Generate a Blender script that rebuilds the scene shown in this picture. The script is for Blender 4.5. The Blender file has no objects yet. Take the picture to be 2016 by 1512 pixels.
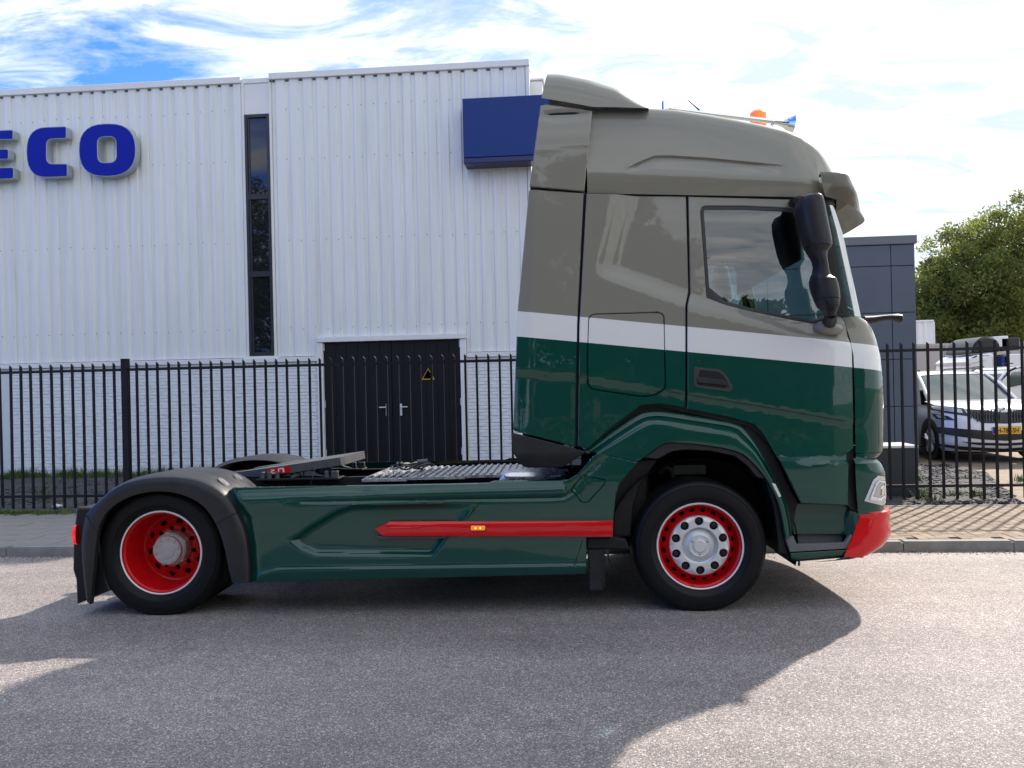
import bpy, bmesh, math, random
import numpy as np
from mathutils import Vector, Matrix
random.seed(7)
rng = np.random.default_rng(11)
S = bpy.context.scene
COL = S.collection
R = math.radians

# ------------------------------------------------------------------ camera
YAW, ROLL, F, CAMZ = R(4.8), 0.0224, 1650.0, 1.612
RIGHT = Vector((math.cos(YAW), math.sin(YAW), 0))
FWD = Vector((-math.sin(YAW), math.cos(YAW), 0))
UP = Vector((0, 0, 1))
CAM = Vector((0, 0, CAMZ))
rc = RIGHT * math.cos(ROLL) - UP * math.sin(ROLL)
uc = RIGHT * math.sin(ROLL) + UP * math.cos(ROLL)
cd = bpy.data.cameras.new('camera')
cam = bpy.data.objects.new('camera', cd)
COL.objects.link(cam)
M3 = Matrix((rc, uc, -FWD)).transposed()
cam.matrix_world = Matrix.Translation(CAM) @ M3.to_4x4()
cd.sensor_width = 36
cd.lens = F / 2016 * 36
cd.clip_end = 2000
cd.clip_start = 0.05
S.camera = cam

# ------------------------------------------------------------------ light
SUN_EL = R(38)
SUN_AZ = math.atan2(0.60, 0.80)
world = bpy.data.worlds.new('World')
S.world = world
world.use_nodes = True
nt = world.node_tree
nt.nodes.clear()
def N(t, **k):
    n = nt.nodes.new(t)
    for a, b in k.items():
        setattr(n, a, b)
    return n
def math_node(op, a, b=None, c=None):
    n = N('ShaderNodeMath', operation=op)
    for i, v in enumerate((a, b, c)):
        if v is None: continue
        if isinstance(v, (int, float)): n.inputs[i].default_value = v
        else: nt.links.new(v, n.inputs[i])
    return n.outputs[0]
wo = N('ShaderNodeOutputWorld')
bg = N('ShaderNodeBackground')
sky = N('ShaderNodeTexSky', sky_type='NISHITA')
sky.sun_disc = False
sky.sun_elevation = SUN_EL
sky.sun_rotation = SUN_AZ
sky.air_density = 1.2
sky.dust_density = 0.6
sky.ozone_density = 1.6
tc = N('ShaderNodeTexCoord')
sep = N('ShaderNodeSeparateXYZ')
nt.links.new(tc.outputs['Generated'], sep.inputs[0])
zz = math_node('MAXIMUM', math_node('ADD', sep.outputs[2], 0.10), 0.03)
px_ = math_node('DIVIDE', sep.outputs[0], zz)
py_ = math_node('DIVIDE', sep.outputs[1], zz)
comb = N('ShaderNodeCombineXYZ')
nt.links.new(px_, comb.inputs[0]); nt.links.new(py_, comb.inputs[1])
mp = N('ShaderNodeMapping')
mp.inputs['Rotation'].default_value = (0, 0, R(-24))
mp.inputs['Scale'].default_value = (0.62, 1.35, 1)
mp.inputs['Location'].default_value = (3.1, 1.7, 0)
nt.links.new(comb.outputs[0], mp.inputs[0])
n1 = N('ShaderNodeTexNoise'); n1.inputs['Scale'].default_value = 0.75
n1.inputs['Detail'].default_value = 11; n1.inputs['Roughness'].default_value = 0.62; n1.inputs['Distortion'].default_value = 0.35
nt.links.new(mp.outputs[0], n1.inputs['Vector'])
n2 = N('ShaderNodeTexNoise'); n2.inputs['Scale'].default_value = 3.4
n2.inputs['Detail'].default_value = 9; n2.inputs['Roughness'].default_value = 0.65; n2.inputs['Distortion'].default_value = 0.6
nt.links.new(mp.outputs[0], n2.inputs['Vector'])
# bank of cloud is thicker to the east of the road than to the west
bias = math_node('ADD', math_node('MULTIPLY', math_node('ADD', sep.outputs[0], 0.33), 0.23), math_node('MULTIPLY', math_node('SUBTRACT', sep.outputs[1], 0.8), 0.03))
dens = math_node('ADD', math_node('ADD', math_node('MULTIPLY', n1.outputs[0], 0.66), math_node('MULTIPLY', n2.outputs[0], 0.50)), bias)
ramp = N('ShaderNodeValToRGB')
ramp.color_ramp.elements[0].position = 0.445
ramp.color_ramp.elements[0].color = (0, 0, 0, 1)
ramp.color_ramp.elements[1].position = 0.60
ramp.color_ramp.elements[1].color = (1, 1, 1, 1)
nt.links.new(dens, ramp.inputs[0])
# cloud body: bright, faint grey undersides
cr = N('ShaderNodeValToRGB')
cr.color_ramp.elements[0].position = 0.40; cr.color_ramp.elements[0].color = (0.34, 0.39, 0.44, 1)
cr.color_ramp.elements[1].position = 0.60; cr.color_ramp.elements[1].color = (0.60, 0.61, 0.62, 1)
nt.links.new(n2.outputs[0], cr.inputs[0])
skm = N('ShaderNodeMix', data_type='RGBA', blend_type='MULTIPLY')
skm.inputs[0].default_value = 1
nt.links.new(sky.outputs[0], skm.inputs[6])
SKYS = 0.11
skm.inputs[7].default_value = (SKYS * 0.24, SKYS * 0.46, SKYS * 1.22, 1)
mx = N('ShaderNodeMix', data_type='RGBA')
nt.links.new(ramp.outputs[0], mx.inputs[0])
nt.links.new(skm.outputs[2], mx.inputs[6])
nt.links.new(cr.outputs[0], mx.inputs[7])
nt.links.new(mx.outputs[2], bg.inputs[0])
bg.inputs[1].default_value = 1.0
nt.links.new(bg.outputs[0], wo.inputs[0])
sd = bpy.data.lights.new('sun', 'SUN')
sd.energy = 3.1; sd.angle = R(1.0); sd.color = (1.0, 0.89, 0.80)
sun = bpy.data.objects.new('sun', sd); COL.objects.link(sun)
sdir = Vector((math.sin(SUN_AZ) * math.cos(SUN_EL), math.cos(SUN_AZ) * math.cos(SUN_EL), math.sin(SUN_EL)))
sun.rotation_euler = (-sdir).to_track_quat('-Z', 'Y').to_euler()
S.view_settings.view_transform = 'Standard'
S.view_settings.look = 'None'
S.view_settings.exposure = 1.32
S.view_settings.gamma = 1
S.view_settings.use_curve_mapping = False
S.render.engine = 'CYCLES'
S.cycles.max_bounces = 10
S.cycles.caustics_reflective = False
S.cycles.caustics_refractive = False
S.cycles.transparent_max_bounces = 12

# ------------------------------------------------------------------ pixel <-> place
def ray(u, v):
    dx, dy = u - 1008.0, 756.0 - v
    c, s = math.cos(ROLL), math.sin(ROLL)
    return RIGHT * (dx * c + dy * s) + UP * (-dx * s + dy * c) + FWD * F
def at_y(u, v, y):
    d = ray(u, v); return CAM + d * (y / d.y)
def at_z(u, v, z):
    d = ray(u, v); return CAM + d * ((z - CAMZ) / d.z)
def at_d(u, v, depth):
    return CAM + ray(u, v) * (depth / F)

# ------------------------------------------------------------------ materials
MATS = {}
def new_mat(name):
    m = bpy.data.materials.new(name); m.use_nodes = True
    t = m.node_tree
    return m, t, t.nodes['Principled BSDF']
def mat(name, col, rough=0.5, metal=0.0, coat=0.0, var=0.0, vscale=8.0, bump=0.0, bscale=60.0, emit=None, spec=None, trans=0.0, alpha=None, dirt=None, ior=None, rvar=0.0):
    if name in MATS: return MATS[name]
    m, t, b = new_mat(name)
    b.inputs['Base Color'].default_value = (*col, 1)
    b.inputs['Roughness'].default_value = rough
    b.inputs['Metallic'].default_value = metal
    b.inputs['Coat Weight'].default_value = coat
    b.inputs['Coat Roughness'].default_value = 0.02
    b.inputs['Transmission Weight'].default_value = trans
    if ior: b.inputs['IOR'].default_value = ior
    if spec is not None: b.inputs['Specular IOR Level'].default_value = spec
    if emit:
        b.inputs['Emission Color'].default_value = (*emit[0], 1); b.inputs['Emission Strength'].default_value = emit[1]
    tcn = t.nodes.new('ShaderNodeTexCoord')
    if var or rvar:
        n = t.nodes.new('ShaderNodeTexNoise'); n.inputs['Scale'].default_value = vscale; n.inputs['Detail'].default_value = 6; n.inputs['Roughness'].default_value = 0.6
        t.links.new(tcn.outputs['Object'], n.inputs['Vector'])
    if var:
        mr = t.nodes.new('ShaderNodeMapRange'); mr.inputs[1].default_value = 0.3; mr.inputs[2].default_value = 0.7
        mr.inputs[3].default_value = 1 - var; mr.inputs[4].default_value = 1 + var
        t.links.new(n.outputs[0], mr.inputs[0])
        mm = t.nodes.new('ShaderNodeMix'); mm.data_type = 'RGBA'; mm.blend_type = 'MULTIPLY'; mm.inputs[0].default_value = 1
        mm.inputs[6].default_value = (*col, 1)
        t.links.new(mr.outputs[0], mm.inputs[7])
        t.links.new(mm.outputs[2], b.inputs['Base Color'])
    if rvar:
        mr = t.nodes.new('ShaderNodeMapRange'); mr.inputs[1].default_value = 0.3; mr.inputs[2].default_value = 0.7
        mr.inputs[3].default_value = max(0.02, rough - rvar); mr.inputs[4].default_value = rough + rvar
        t.links.new(n.outputs[0], mr.inputs[0]); t.links.new(mr.outputs[0], b.inputs['Roughness'])
    if bump:
        nb = t.nodes.new('ShaderNodeTexNoise'); nb.inputs['Scale'].default_value = bscale; nb.inputs['Detail'].default_value = 4
        t.links.new(tcn.outputs['Object'], nb.inputs['Vector'])
        bp = t.nodes.new('ShaderNodeBump'); bp.inputs['Strength'].default_value = bump; bp.inputs['Distance'].default_value = 0.01
        t.links.new(nb.outputs[0], bp.inputs['Height']); t.links.new(bp.outputs[0], b.inputs['Normal'])
    MATS[name] = m
    return m

GREEN = (0.0005, 0.052, 0.038)
TAUPE = (0.222, 0.215, 0.182)
m_green = mat('green paint', GREEN, 0.45, coat=1.0, spec=0.1)
m_taupe = mat('taupe paint', TAUPE, 0.45, coat=1.0, spec=0.1)
m_red = mat('red paint', (0.60, 0.003, 0.008), 0.45, coat=0.9, spec=0.1)
m_redrim = mat('red rim enamel', (0.55, 0.004, 0.008), 0.45, coat=0.35, spec=0.2, var=0.1, vscale=14)
m_black = mat('black plastic', (0.010, 0.011, 0.013), 0.45, spec=0.3, var=0.15, bump=0.05, bscale=300)
m_fender = mat('grey black fender plastic', (0.020, 0.021, 0.025), 0.40, spec=0.35, var=0.2, vscale=9, bump=0.08, bscale=250, rvar=0.08)
m_gap = mat('dark gap', (0.004, 0.004, 0.005), 0.8)
m_seal = mat('window rubber', (0.03, 0.032, 0.037), 0.5)
m_tyre = mat('tyre rubber', (0.004, 0.0045, 0.006), 0.5, spec=0.25, var=0.25, vscale=12, bump=0.15, bscale=120)
m_white = mat('white enamel', (0.78, 0.79, 0.80), 0.35, coat=0.3)
m_silver = mat('silver painted alloy', (0.66, 0.68, 0.70), 0.36, metal=0.35, var=0.06)
m_hub = mat('grey painted hub', (0.42, 0.40, 0.39), 0.55, metal=0.2, var=0.12, vscale=20)
m_chrome = mat('chrome', (0.85, 0.86, 0.88), 0.06, metal=1.0)
m_alu = mat('aluminium plate', (0.68, 0.69, 0.71), 0.30, metal=0.9, var=0.12, vscale=20, rvar=0.1)
m_steel = mat('grey coated steel', (0.10, 0.105, 0.11), 0.48, metal=0.4, var=0.2, vscale=20)
m_frame = mat('chassis steel', (0.012, 0.013, 0.016), 0.5, metal=0.1, spec=0.3, var=0.25, vscale=10)
m_orange = mat('orange lens', (0.95, 0.24, 0.01), 0.18, coat=0.6, emit=((1.0, 0.22, 0.0), 0.18))
m_redlens = mat('red lens', (0.75, 0.01, 0.02), 0.15, coat=0.6, emit=((1.0, 0.01, 0.02), 0.25))
m_step = mat('grey step plastic', (0.12, 0.125, 0.13), 0.5, var=0.1, bump=0.1, bscale=200)
m_interior = mat('cab interior grey', (0.10, 0.105, 0.11), 0.7, var=0.1)
m_darkint = mat('dark cab trim', (0.02, 0.022, 0.025), 0.6)

def glass(name, tint, rough=0.0, alpha_mix=0.5, refl=1.0, ior=1.6):
    """thin tinted glass: fresnel reflection over tinted transparency"""
    m = bpy.data.materials.new(name); m.use_nodes = True
    t = m.node_tree; t.nodes.clear()
    o = t.nodes.new('ShaderNodeOutputMaterial')
    tr = t.nodes.new('ShaderNodeBsdfTransparent'); tr.inputs[0].default_value = (*tint, 1)
    gl = t.nodes.new('ShaderNodeBsdfGlossy'); gl.inputs['Roughness'].default_value = rough
    gl.inputs[0].default_value = (refl, refl, refl, 1)
    lw = t.nodes.new('ShaderNodeFresnel'); lw.inputs[0].default_value = ior
    mi = t.nodes.new('ShaderNodeMixShader')
    t.links.new(lw.outputs[0], mi.inputs[0]); t.links.new(tr.outputs[0], mi.inputs[1]); t.links.new(gl.outputs[0], mi.inputs[2])
    t.links.new(mi.outputs[0], o.inputs[0])
    MATS[name] = m
    return m
m_glass = glass('tinted cab glass', (0.64, 0.82, 0.83), ior=2.1)
m_glass2 = glass('green windscreen glass', (0.55, 0.80, 0.74), ior=1.35, refl=0.5)
m_bglass = mat('dark building glass', (0.010, 0.012, 0.016), 0.02, ior=1.6)
m_clear = glass('clear lamp lens', (0.9, 0.92, 0.93))

# ------------------------------------------------------------------ mesh helpers
def finish(me, m, smooth=True, angle=32):
    if m is not None:
        if isinstance(m, (list, tuple)):
            for q in m: me.materials.append(q)
        else: me.materials.append(m)
    if smooth:
        me.polygons.foreach_set('use_smooth', [True] * len(me.polygons))
        me.set_sharp_from_angle(angle=R(angle))
    me.update()
def link(name, me, parent=None):
    o = bpy.data.objects.new(name, me); COL.objects.link(o)
    if parent is not None: o.parent = parent
    return o
def obj_bm(name, bm, m, parent=None, smooth=True, angle=32):
    me = bpy.data.meshes.new(name); bm.to_mesh(me); bm.free()
    finish(me, m, smooth, angle)
    return link(name, me, parent)
def empty(name, loc=(0, 0, 0), rz=0.0):
    o = bpy.data.objects.new(name, None); COL.objects.link(o)
    o.location = loc; o.rotation_euler = (0, 0, rz); o.empty_display_size = 0.3
    return o
def tag(o, label=None, cat=None, group=None, kind=None):
    if label: o['label'] = label
    if cat: o['category'] = cat
    if group: o['group'] = group
    if kind: o['kind'] = kind
    return o
def box(bm, x0, x1, y0, y1, z0, z1):
    v = [bm.verts.new(p) for p in ((x0,y0,z0),(x1,y0,z0),(x1,y1,z0),(x0,y1,z0),(x0,y0,z1),(x1,y0,z1),(x1,y1,z1),(x0,y1,z1))]
    for f in ((3,2,1,0),(4,5,6,7),(0,1,5,4),(1,2,6,5),(2,3,7,6),(3,0,4,7)):
        bm.faces.new([v[i] for i in f])
    return v
def box_obj(name, x0, x1, y0, y1, z0, z1, m, parent=None, bevel=0.0, segs=1):
    bm = bmesh.new(); box(bm, x0, x1, y0, y1, z0, z1)
    if bevel: bmesh.ops.bevel(bm, geom=bm.edges[:], offset=bevel, segments=segs, affect='EDGES', profile=0.5)
    return obj_bm(name, bm, m, parent, smooth=bevel > 0)
def tube_bm(bm, pts, r, seg=8, cap=True):
    """tube along pts; r a number or one per point"""
    pts = [Vector(p) for p in pts]; n = len(pts)
    rs = r if isinstance(r, (list, tuple)) else [r] * n
    rings = []
    ref = None
    for i, p in enumerate(pts):
        t = (pts[min(i + 1, n - 1)] - pts[max(i - 1, 0)]).normalized()
        if ref is None:
            ref = Vector((0, 0, 1)) if abs(t.z) < 0.9 else Vector((1, 0, 0))
        a = t.cross(ref).normalized(); b = a.cross(t).normalized(); ref = b
        rings.append([bm.verts.new(p + (a * math.cos(2*math.pi*k/seg) + b * math.sin(2*math.pi*k/seg)) * rs[i]) for k in range(seg)])
    for i in range(n - 1):
        for k in range(seg):
            bm.faces.new((rings[i][k], rings[i][(k+1) % seg], rings[i+1][(k+1) % seg], rings[i+1][k]))
    if cap:
        bm.faces.new(rings[0][::-1]); bm.faces.new(rings[-1])
    return rings
def tube(name, pts, r, m, parent=None, seg=8):
    bm = bmesh.new(); tube_bm(bm, pts, r, seg)
    bmesh.ops.recalc_face_normals(bm, faces=bm.faces[:])
    return obj_bm(name, bm, m, parent)
def grid_bm(bm, rows, closed=False, flip=False):
    vs = [[bm.verts.new(p) for p in r] for r in rows]
    n = len(rows[0])
    for i in range(len(rows) - 1):
        for j in range(n if closed else n - 1):
            q = [vs[i][j], vs[i][(j+1) % n], vs[i+1][(j+1) % n], vs[i+1][j]]
            try: bm.faces.new(q[::-1] if flip else q)
            except ValueError: pass
    return vs
def grid_obj(name, rows, m, parent=None, closed=False, flip=False, angle=32, solid=0.0, caps=False):
    bm = bmesh.new(); vs = grid_bm(bm, rows, closed, flip)
    if caps:
        for r in (vs[0], vs[-1]):
            try: bm.faces.new(r)
            except ValueError: pass
        bmesh.ops.recalc_face_normals(bm, faces=bm.faces[:])
    if solid:
        bmesh.ops.solidify(bm, geom=bm.faces[:], thickness=solid)
    return obj_bm(name, bm, m, parent, angle=angle)
def resample(pts, n):
    pts = [Vector(p) for p in pts]
    d = [0]
    for a, b in zip(pts, pts[1:]): d.append(d[-1] + (b - a).length)
    out = []
    for k in range(n):
        t = d[-1] * k / (n - 1); i = 0
        while i < len(d) - 2 and d[i+1] < t: i += 1
        f = 0 if d[i+1] == d[i] else (t - d[i]) / (d[i+1] - d[i])
        out.append(pts[i].lerp(pts[i+1], min(1, max(0, f))))
    return out
def smooth_line(pts, n, it=2):
    """chaikin then resample"""
    p = [Vector(q) for q in pts]
    for _ in range(it):
        q = [p[0]]
        for a, b in zip(p, p[1:]): q += [a.lerp(b, .25), a.lerp(b, .75)]
        q.append(p[-1]); p = q
    return resample(p, n)
def lathe(name, prof, m, parent=None, seg=64, loc=(0, 0, 0), out=-1, angle=32):
    """profile [(r, o)], o measured outward along the axle; out=-1 faces -y"""
    bm = bmesh.new(); rows = []
    for r, o in prof:
        if r < 1e-5: rows.append([bm.verts.new((0, out * o, 0))])
        else: rows.append([bm.verts.new((r * math.cos(2*math.pi*k/seg), out * o, r * math.sin(2*math.pi*k/seg))) for k in range(seg)])
    for a, b in zip(rows, rows[1:]):
        for k in range(seg):
            k2 = (k + 1) % seg
            if len(a) == 1 and len(b) == 1: continue
            if len(a) == 1: bm.faces.new((a[0], b[k2], b[k]))
            elif len(b) == 1: bm.faces.new((a[k], a[k2], b[0]))
            else: bm.faces.new((a[k], a[k2], b[k2], b[k]))
    bmesh.ops.recalc_face_normals(bm, faces=bm.faces[:])
    o = obj_bm(name, bm, m, parent, angle=angle); o.location = loc
    return o
def circle(cx, cz, r, n=24, rz=None, rot=0.0):
    rz = rz or r
    out = []
    for k in range(n):
        a = 2*math.pi*k/n; x, z = r*math.cos(a), rz*math.sin(a)
        out.append((cx + x*math.cos(rot) - z*math.sin(rot), cz + x*math.sin(rot) + z*math.cos(rot)))
    return out
def rounded(pts, rad, k=5):
    out = []; n = len(pts)
    for i, p in enumerate(pts):
        r = rad[i] if isinstance(rad, (list, tuple)) else rad
        a, b, c = Vector(pts[i-1]), Vector(p), Vector(pts[(i+1) % n])
        if r <= 0: out.append(tuple(b)); continue
        l1 = min(r, (a-b).length*.49); l2 = min(r, (c-b).length*.49)
        p1 = b + (a-b).normalized()*l1; p2 = b + (c-b).normalized()*l2
        for j in range(k + 1):
            t = j / k
            q = p1*((1-t)**2) + b*(2*t*(1-t)) + p2*(t*t)
            # pull towards a circular arc
            out.append(tuple(q))
    return out
def inset(poly, d):
    """move a 2-D loop inward by d"""
    n = len(poly); area = sum(poly[i][0]*poly[(i+1) % n][1] - poly[(i+1) % n][0]*poly[i][1] for i in range(n))
    s = 1 if area > 0 else -1
    out = []
    for i in range(n):
        a, b, c = Vector(poly[i-1]), Vector(poly[i]), Vector(poly[(i+1) % n])
        e1 = (b-a); e2 = (c-b)
        e1 = e1.normalized() if e1.length > 1e-9 else e2.normalized()
        e2 = e2.normalized() if e2.length > 1e-9 else e1
        n1 = Vector((-e1.y, e1.x))*s; n2 = Vector((-e2.y, e2.x))*s
        q = n1 + n2
        q = q.normalized() if q.length > 1e-6 else n1
        k = max(0.35, q.dot(n1))
        out.append(tuple(b + q*(d/k)))
    return out
def region(name, outer, holes, wfn, m, parent=None, grid=0.03, th=0.02, edge=0.004, angle=35, side=-1, ax='y'):
    """panel: a 2-D outline (x,z) with holes, cut into a grid and laid on the surface y = side*wfn(x,z); edges rolled in and given depth"""
    if not callable(wfn):
        cw_ = float(wfn); wfn = lambda x, z: cw_
    bm = bmesh.new(); es = []
    for lp in [outer] + list(holes):
        vs = [bm.verts.new((p[0], 0, p[1])) for p in lp]
        for i in range(len(vs)): es.append(bm.edges.new((vs[i], vs[(i+1) % len(vs)])))
    bmesh.ops.triangle_fill(bm, use_beauty=True, use_dissolve=False, edges=es)
    xs = [p[0] for p in outer]; zs = [p[1] for p in outer]
    if grid:
        for axis, lo, hi in ((0, min(xs), max(xs)), (2, min(zs), max(zs))):
            n = int((hi-lo)/grid)
            for k in range(1, n+1):
                c = lo + (hi-lo)*k/(n+1)
                co = Vector((0,0,0)); co[axis] = c; no = Vector((0,0,0)); no[axis] = 1
                bmesh.ops.bisect_plane(bm, geom=bm.verts[:]+bm.edges[:]+bm.faces[:], dist=1e-5, plane_co=co, plane_no=no)
    if edge:
        bmesh.ops.recalc_face_normals(bm, faces=bm.faces[:])
        bmesh.ops.inset_region(bm, faces=bm.faces[:], thickness=edge, use_even_offset=True, use_boundary=True)
    bnd = [e for e in bm.edges if e.is_boundary]
    bset = set(v for e in bnd for v in e.verts)
    for v in bm.verts:
        v.co.y = side * (wfn(v.co.x, v.co.z) - (edge if v in bset else 0))
    front = bm.faces[:]
    if th:
        r = bmesh.ops.extrude_edge_only(bm, edges=bnd)
        for v in r['geom']:
            if isinstance(v, bmesh.types.BMVert): v.co.y -= side * th
    bmesh.ops.recalc_face_normals(bm, faces=bm.faces[:])
    bm.normal_update()
    if sum(f.normal.y * f.calc_area() for f in front) * side < 0:
        bmesh.ops.reverse_faces(bm, faces=bm.faces[:])
    return obj_bm(name, bm, m, parent, angle=angle)
def mirror(o, parent=None, name=None):
    """the same part on the far side of the vehicle"""
    bm = bmesh.new(); bm.from_mesh(o.data)
    for v in bm.verts: v.co.y = -v.co.y
    bmesh.ops.reverse_faces(bm, faces=bm.faces[:])
    me = bpy.data.meshes.new(o.data.name); bm.to_mesh(me); bm.free()
    for q in o.data.materials: me.materials.append(q)
    me.set_sharp_from_angle(angle=R(33))
    c = link(name or o.name.split('.')[0], me, parent or o.parent)
    c.location = (o.location.x, -o.location.y, o.location.z)
    return c
def text_obj(name, s, size, m, parent, loc, rot=(math.pi/2, 0, 0), extrude=0.002, align='LEFT', sx=1.0, bold=0.0):
    cu = bpy.data.curves.new(name, 'FONT'); cu.body = s; cu.size = size; cu.extrude = extrude; cu.align_x = align; cu.offset = bold
    tmp = bpy.data.objects.new('tmp', cu); COL.objects.link(tmp)
    dg = bpy.context.evaluated_depsgraph_get()
    me = bpy.data.meshes.new_from_object(tmp.evaluated_get(dg))
    bpy.data.objects.remove(tmp)
    me.materials.clear(); me.materials.append(m)
    o = link(name, me, parent); o.location = loc; o.rotation_euler = rot; o.scale = (sx, 1, 1)
    return o
def ss(t):
    t = min(1.0, max(0.0, t)); return t*t*(3-2*t)
def interp(pts, x):
    if x <= pts[0][0]: return pts[0][1]
    for (a, b), (c, d) in zip(pts, pts[1:]):
        if x <= c: return b + (d-b)*(x-a)/(c-a)
    return pts[-1][1]
def seg_dist(p, a, b):
    ax, az = a; bx, bz = b; dx, dz = bx-ax, bz-az
    t = max(0, min(1, ((p[0]-ax)*dx+(p[1]-az)*dz)/(dx*dx+dz*dz+1e-12)))
    return math.hypot(p[0]-ax-t*dx, p[1]-az-t*dz)
def poly_sd(poly, x, z):
    """signed distance, positive inside"""
    d = 1e9; ins = False; n = len(poly)
    for i in range(n):
        a, b = poly[i], poly[(i+1) % n]
        d = min(d, seg_dist((x, z), a, b))
        if (a[1] > z) != (b[1] > z) and x < (b[0]-a[0])*(z-a[1])/(b[1]-a[1])+a[0]: ins = not ins
    return d if ins else -d
# ================================================================== SETTING
YK, YP, YF, YW = 8.23, 10.45, 10.75, 15.10     # kerb, back of pavement, fence, warehouse wall
PZ = 0.03

def asphalt_mat():
    m, t, b = new_mat('asphalt')
    tcn = t.nodes.new('ShaderNodeTexCoord')
    def noise(scale, detail=4, rough=0.6):
        n = t.nodes.new('ShaderNodeTexNoise'); n.inputs['Scale'].default_value = scale; n.inputs['Detail'].default_value = detail; n.inputs['Roughness'].default_value = rough
        t.links.new(tcn.outputs['Object'], n.inputs['Vector']); return n
    vo = t.nodes.new('ShaderNodeTexVoronoi'); vo.inputs['Scale'].default_value = 170; vo.inputs['Randomness'].default_value = 1
    t.links.new(tcn.outputs['Object'], vo.inputs['Vector'])
    sepc = t.nodes.new('ShaderNodeSeparateColor'); t.links.new(vo.outputs['Color'], sepc.inputs[0])
    r1 = t.nodes.new('ShaderNodeValToRGB')
    e = r1.color_ramp.elements; e[0].position = 0.0; e[0].color = (0.105, 0.10, 0.098, 1); e[1].position = 1.0; e[1].color = (0.72, 0.65, 0.59, 1)
    for p, c in ((0.35, (0.195, 0.180, 0.170, 1)), (0.7, (0.29, 0.257, 0.236, 1)), (0.9, (0.40, 0.35, 0.32, 1))):
        q = e.new(p); q.color = c
    t.links.new(sepc.outputs[0], r1.inputs[0])
    big = noise(0.55, 5); bigr = t.nodes.new('ShaderNodeMapRange'); bigr.inputs[1].default_value = .3; bigr.inputs[2].default_value = .7; bigr.inputs[3].default_value = .82; bigr.inputs[4].default_value = 1.16
    t.links.new(big.outputs[0], bigr.inputs[0])
    med = noise(9, 5); medr = t.nodes.new('ShaderNodeMapRange'); medr.inputs[1].default_value = .3; medr.inputs[2].default_value = .7; medr.inputs[3].default_value = .88; medr.inputs[4].default_value = 1.1
    t.links.new(med.outputs[0], medr.inputs[0])
    mpw = t.nodes.new('ShaderNodeMapping'); mpw.inputs['Scale'].default_value = (.12, 1.6, 1); t.links.new(tcn.outputs['Object'], mpw.inputs[0])
    trk = noise(1.0, 4); t.links.new(mpw.outputs[0], trk.inputs['Vector'])
    trr = t.nodes.new('ShaderNodeMapRange'); trr.inputs[1].default_value = .35; trr.inputs[2].default_value = .65; trr.inputs[3].default_value = .86; trr.inputs[4].default_value = 1.08
    t.links.new(trk.outputs[0], trr.inputs[0])
    m2_ = t.nodes.new('ShaderNodeMath'); m2_.operation = 'MULTIPLY'; t.links.new(trr.outputs[0], m2_.inputs[0]); t.links.new(medr.outputs[0], m2_.inputs[1]); medr = m2_
    mu = t.nodes.new('ShaderNodeMath'); mu.operation = 'MULTIPLY'; t.links.new(bigr.outputs[0], mu.inputs[0]); t.links.new(medr.outputs[0], mu.inputs[1])
    stn_ = noise(1.7, 7, .7); stx = t.nodes.new('ShaderNodeMapRange'); stx.inputs[1].default_value = .60; stx.inputs[2].default_value = .72; stx.inputs[3].default_value = 1; stx.inputs[4].default_value = .72
    t.links.new(stn_.outputs[0], stx.inputs[0])
    mu3 = t.nodes.new('ShaderNodeMath'); mu3.operation = 'MULTIPLY'; t.links.new(mu.outputs[0], mu3.inputs[0]); t.links.new(stx.outputs[0], mu3.inputs[1]); mu = mu3
    mm = t.nodes.new('ShaderNodeMix'); mm.data_type = 'RGBA'; mm.blend_type = 'MULTIPLY'; mm.inputs[0].default_value = 1
    t.links.new(r1.outputs[0], mm.inputs[6]); t.links.new(mu.outputs[0], mm.inputs[7])
    t.links.new(mm.outputs[2], b.inputs['Base Color'])
    b.inputs['Roughness'].default_value = 0.72
    b.inputs['Specular IOR Level'].default_value = 0.4
    vd = t.nodes.new('ShaderNodeTexVoronoi'); vd.inputs['Scale'].default_value = 170
    t.links.new(tcn.outputs['Object'], vd.inputs['Vector'])
    fn = noise(260, 2)
    add = t.nodes.new('ShaderNodeMath'); add.operation = 'SUBTRACT'; t.links.new(fn.outputs[0], add.inputs[0]); t.links.new(vd.outputs['Distance'], add.inputs[1])
    bp = t.nodes.new('ShaderNodeBump'); bp.inputs['Strength'].default_value = 0.7; bp.inputs['Distance'].default_value = 0.004
    t.links.new(add.outputs[0], bp.inputs['Height']); t.links.new(bp.outputs[0], b.inputs['Normal'])
    return m
m_asphalt = asphalt_mat()
m_soil = mat('soil and gravel', (0.045, 0.045, 0.043), 0.9, var=0.4, vscale=3, bump=0.8, bscale=25)
m_verge = mat('rough verge', (0.05, 0.075, 0.025), 0.9, var=0.4, vscale=2, bump=0.5, bscale=30)
m_kerb = mat('kerb concrete', (0.24, 0.235, 0.225), 0.85, var=0.22, vscale=5, bump=0.3, bscale=90)
m_tile = mat('grey paving tile', (0.25, 0.235, 0.215), 0.85, var=0.2, vscale=2.2, bump=0.3, bscale=70)
m_paver = mat('buff paving brick', (0.27, 0.205, 0.14), 0.85, var=0.28, vscale=3, bump=0.35, bscale=80)
m_paver2 = mat('brown paving brick', (0.20, 0.15, 0.105), 0.85, var=0.28, vscale=3, bump=0.35, bscale=80)
m_joint = mat('joint sand', (0.05, 0.05, 0.04), 0.95, var=0.4, vscale=6)
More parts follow.
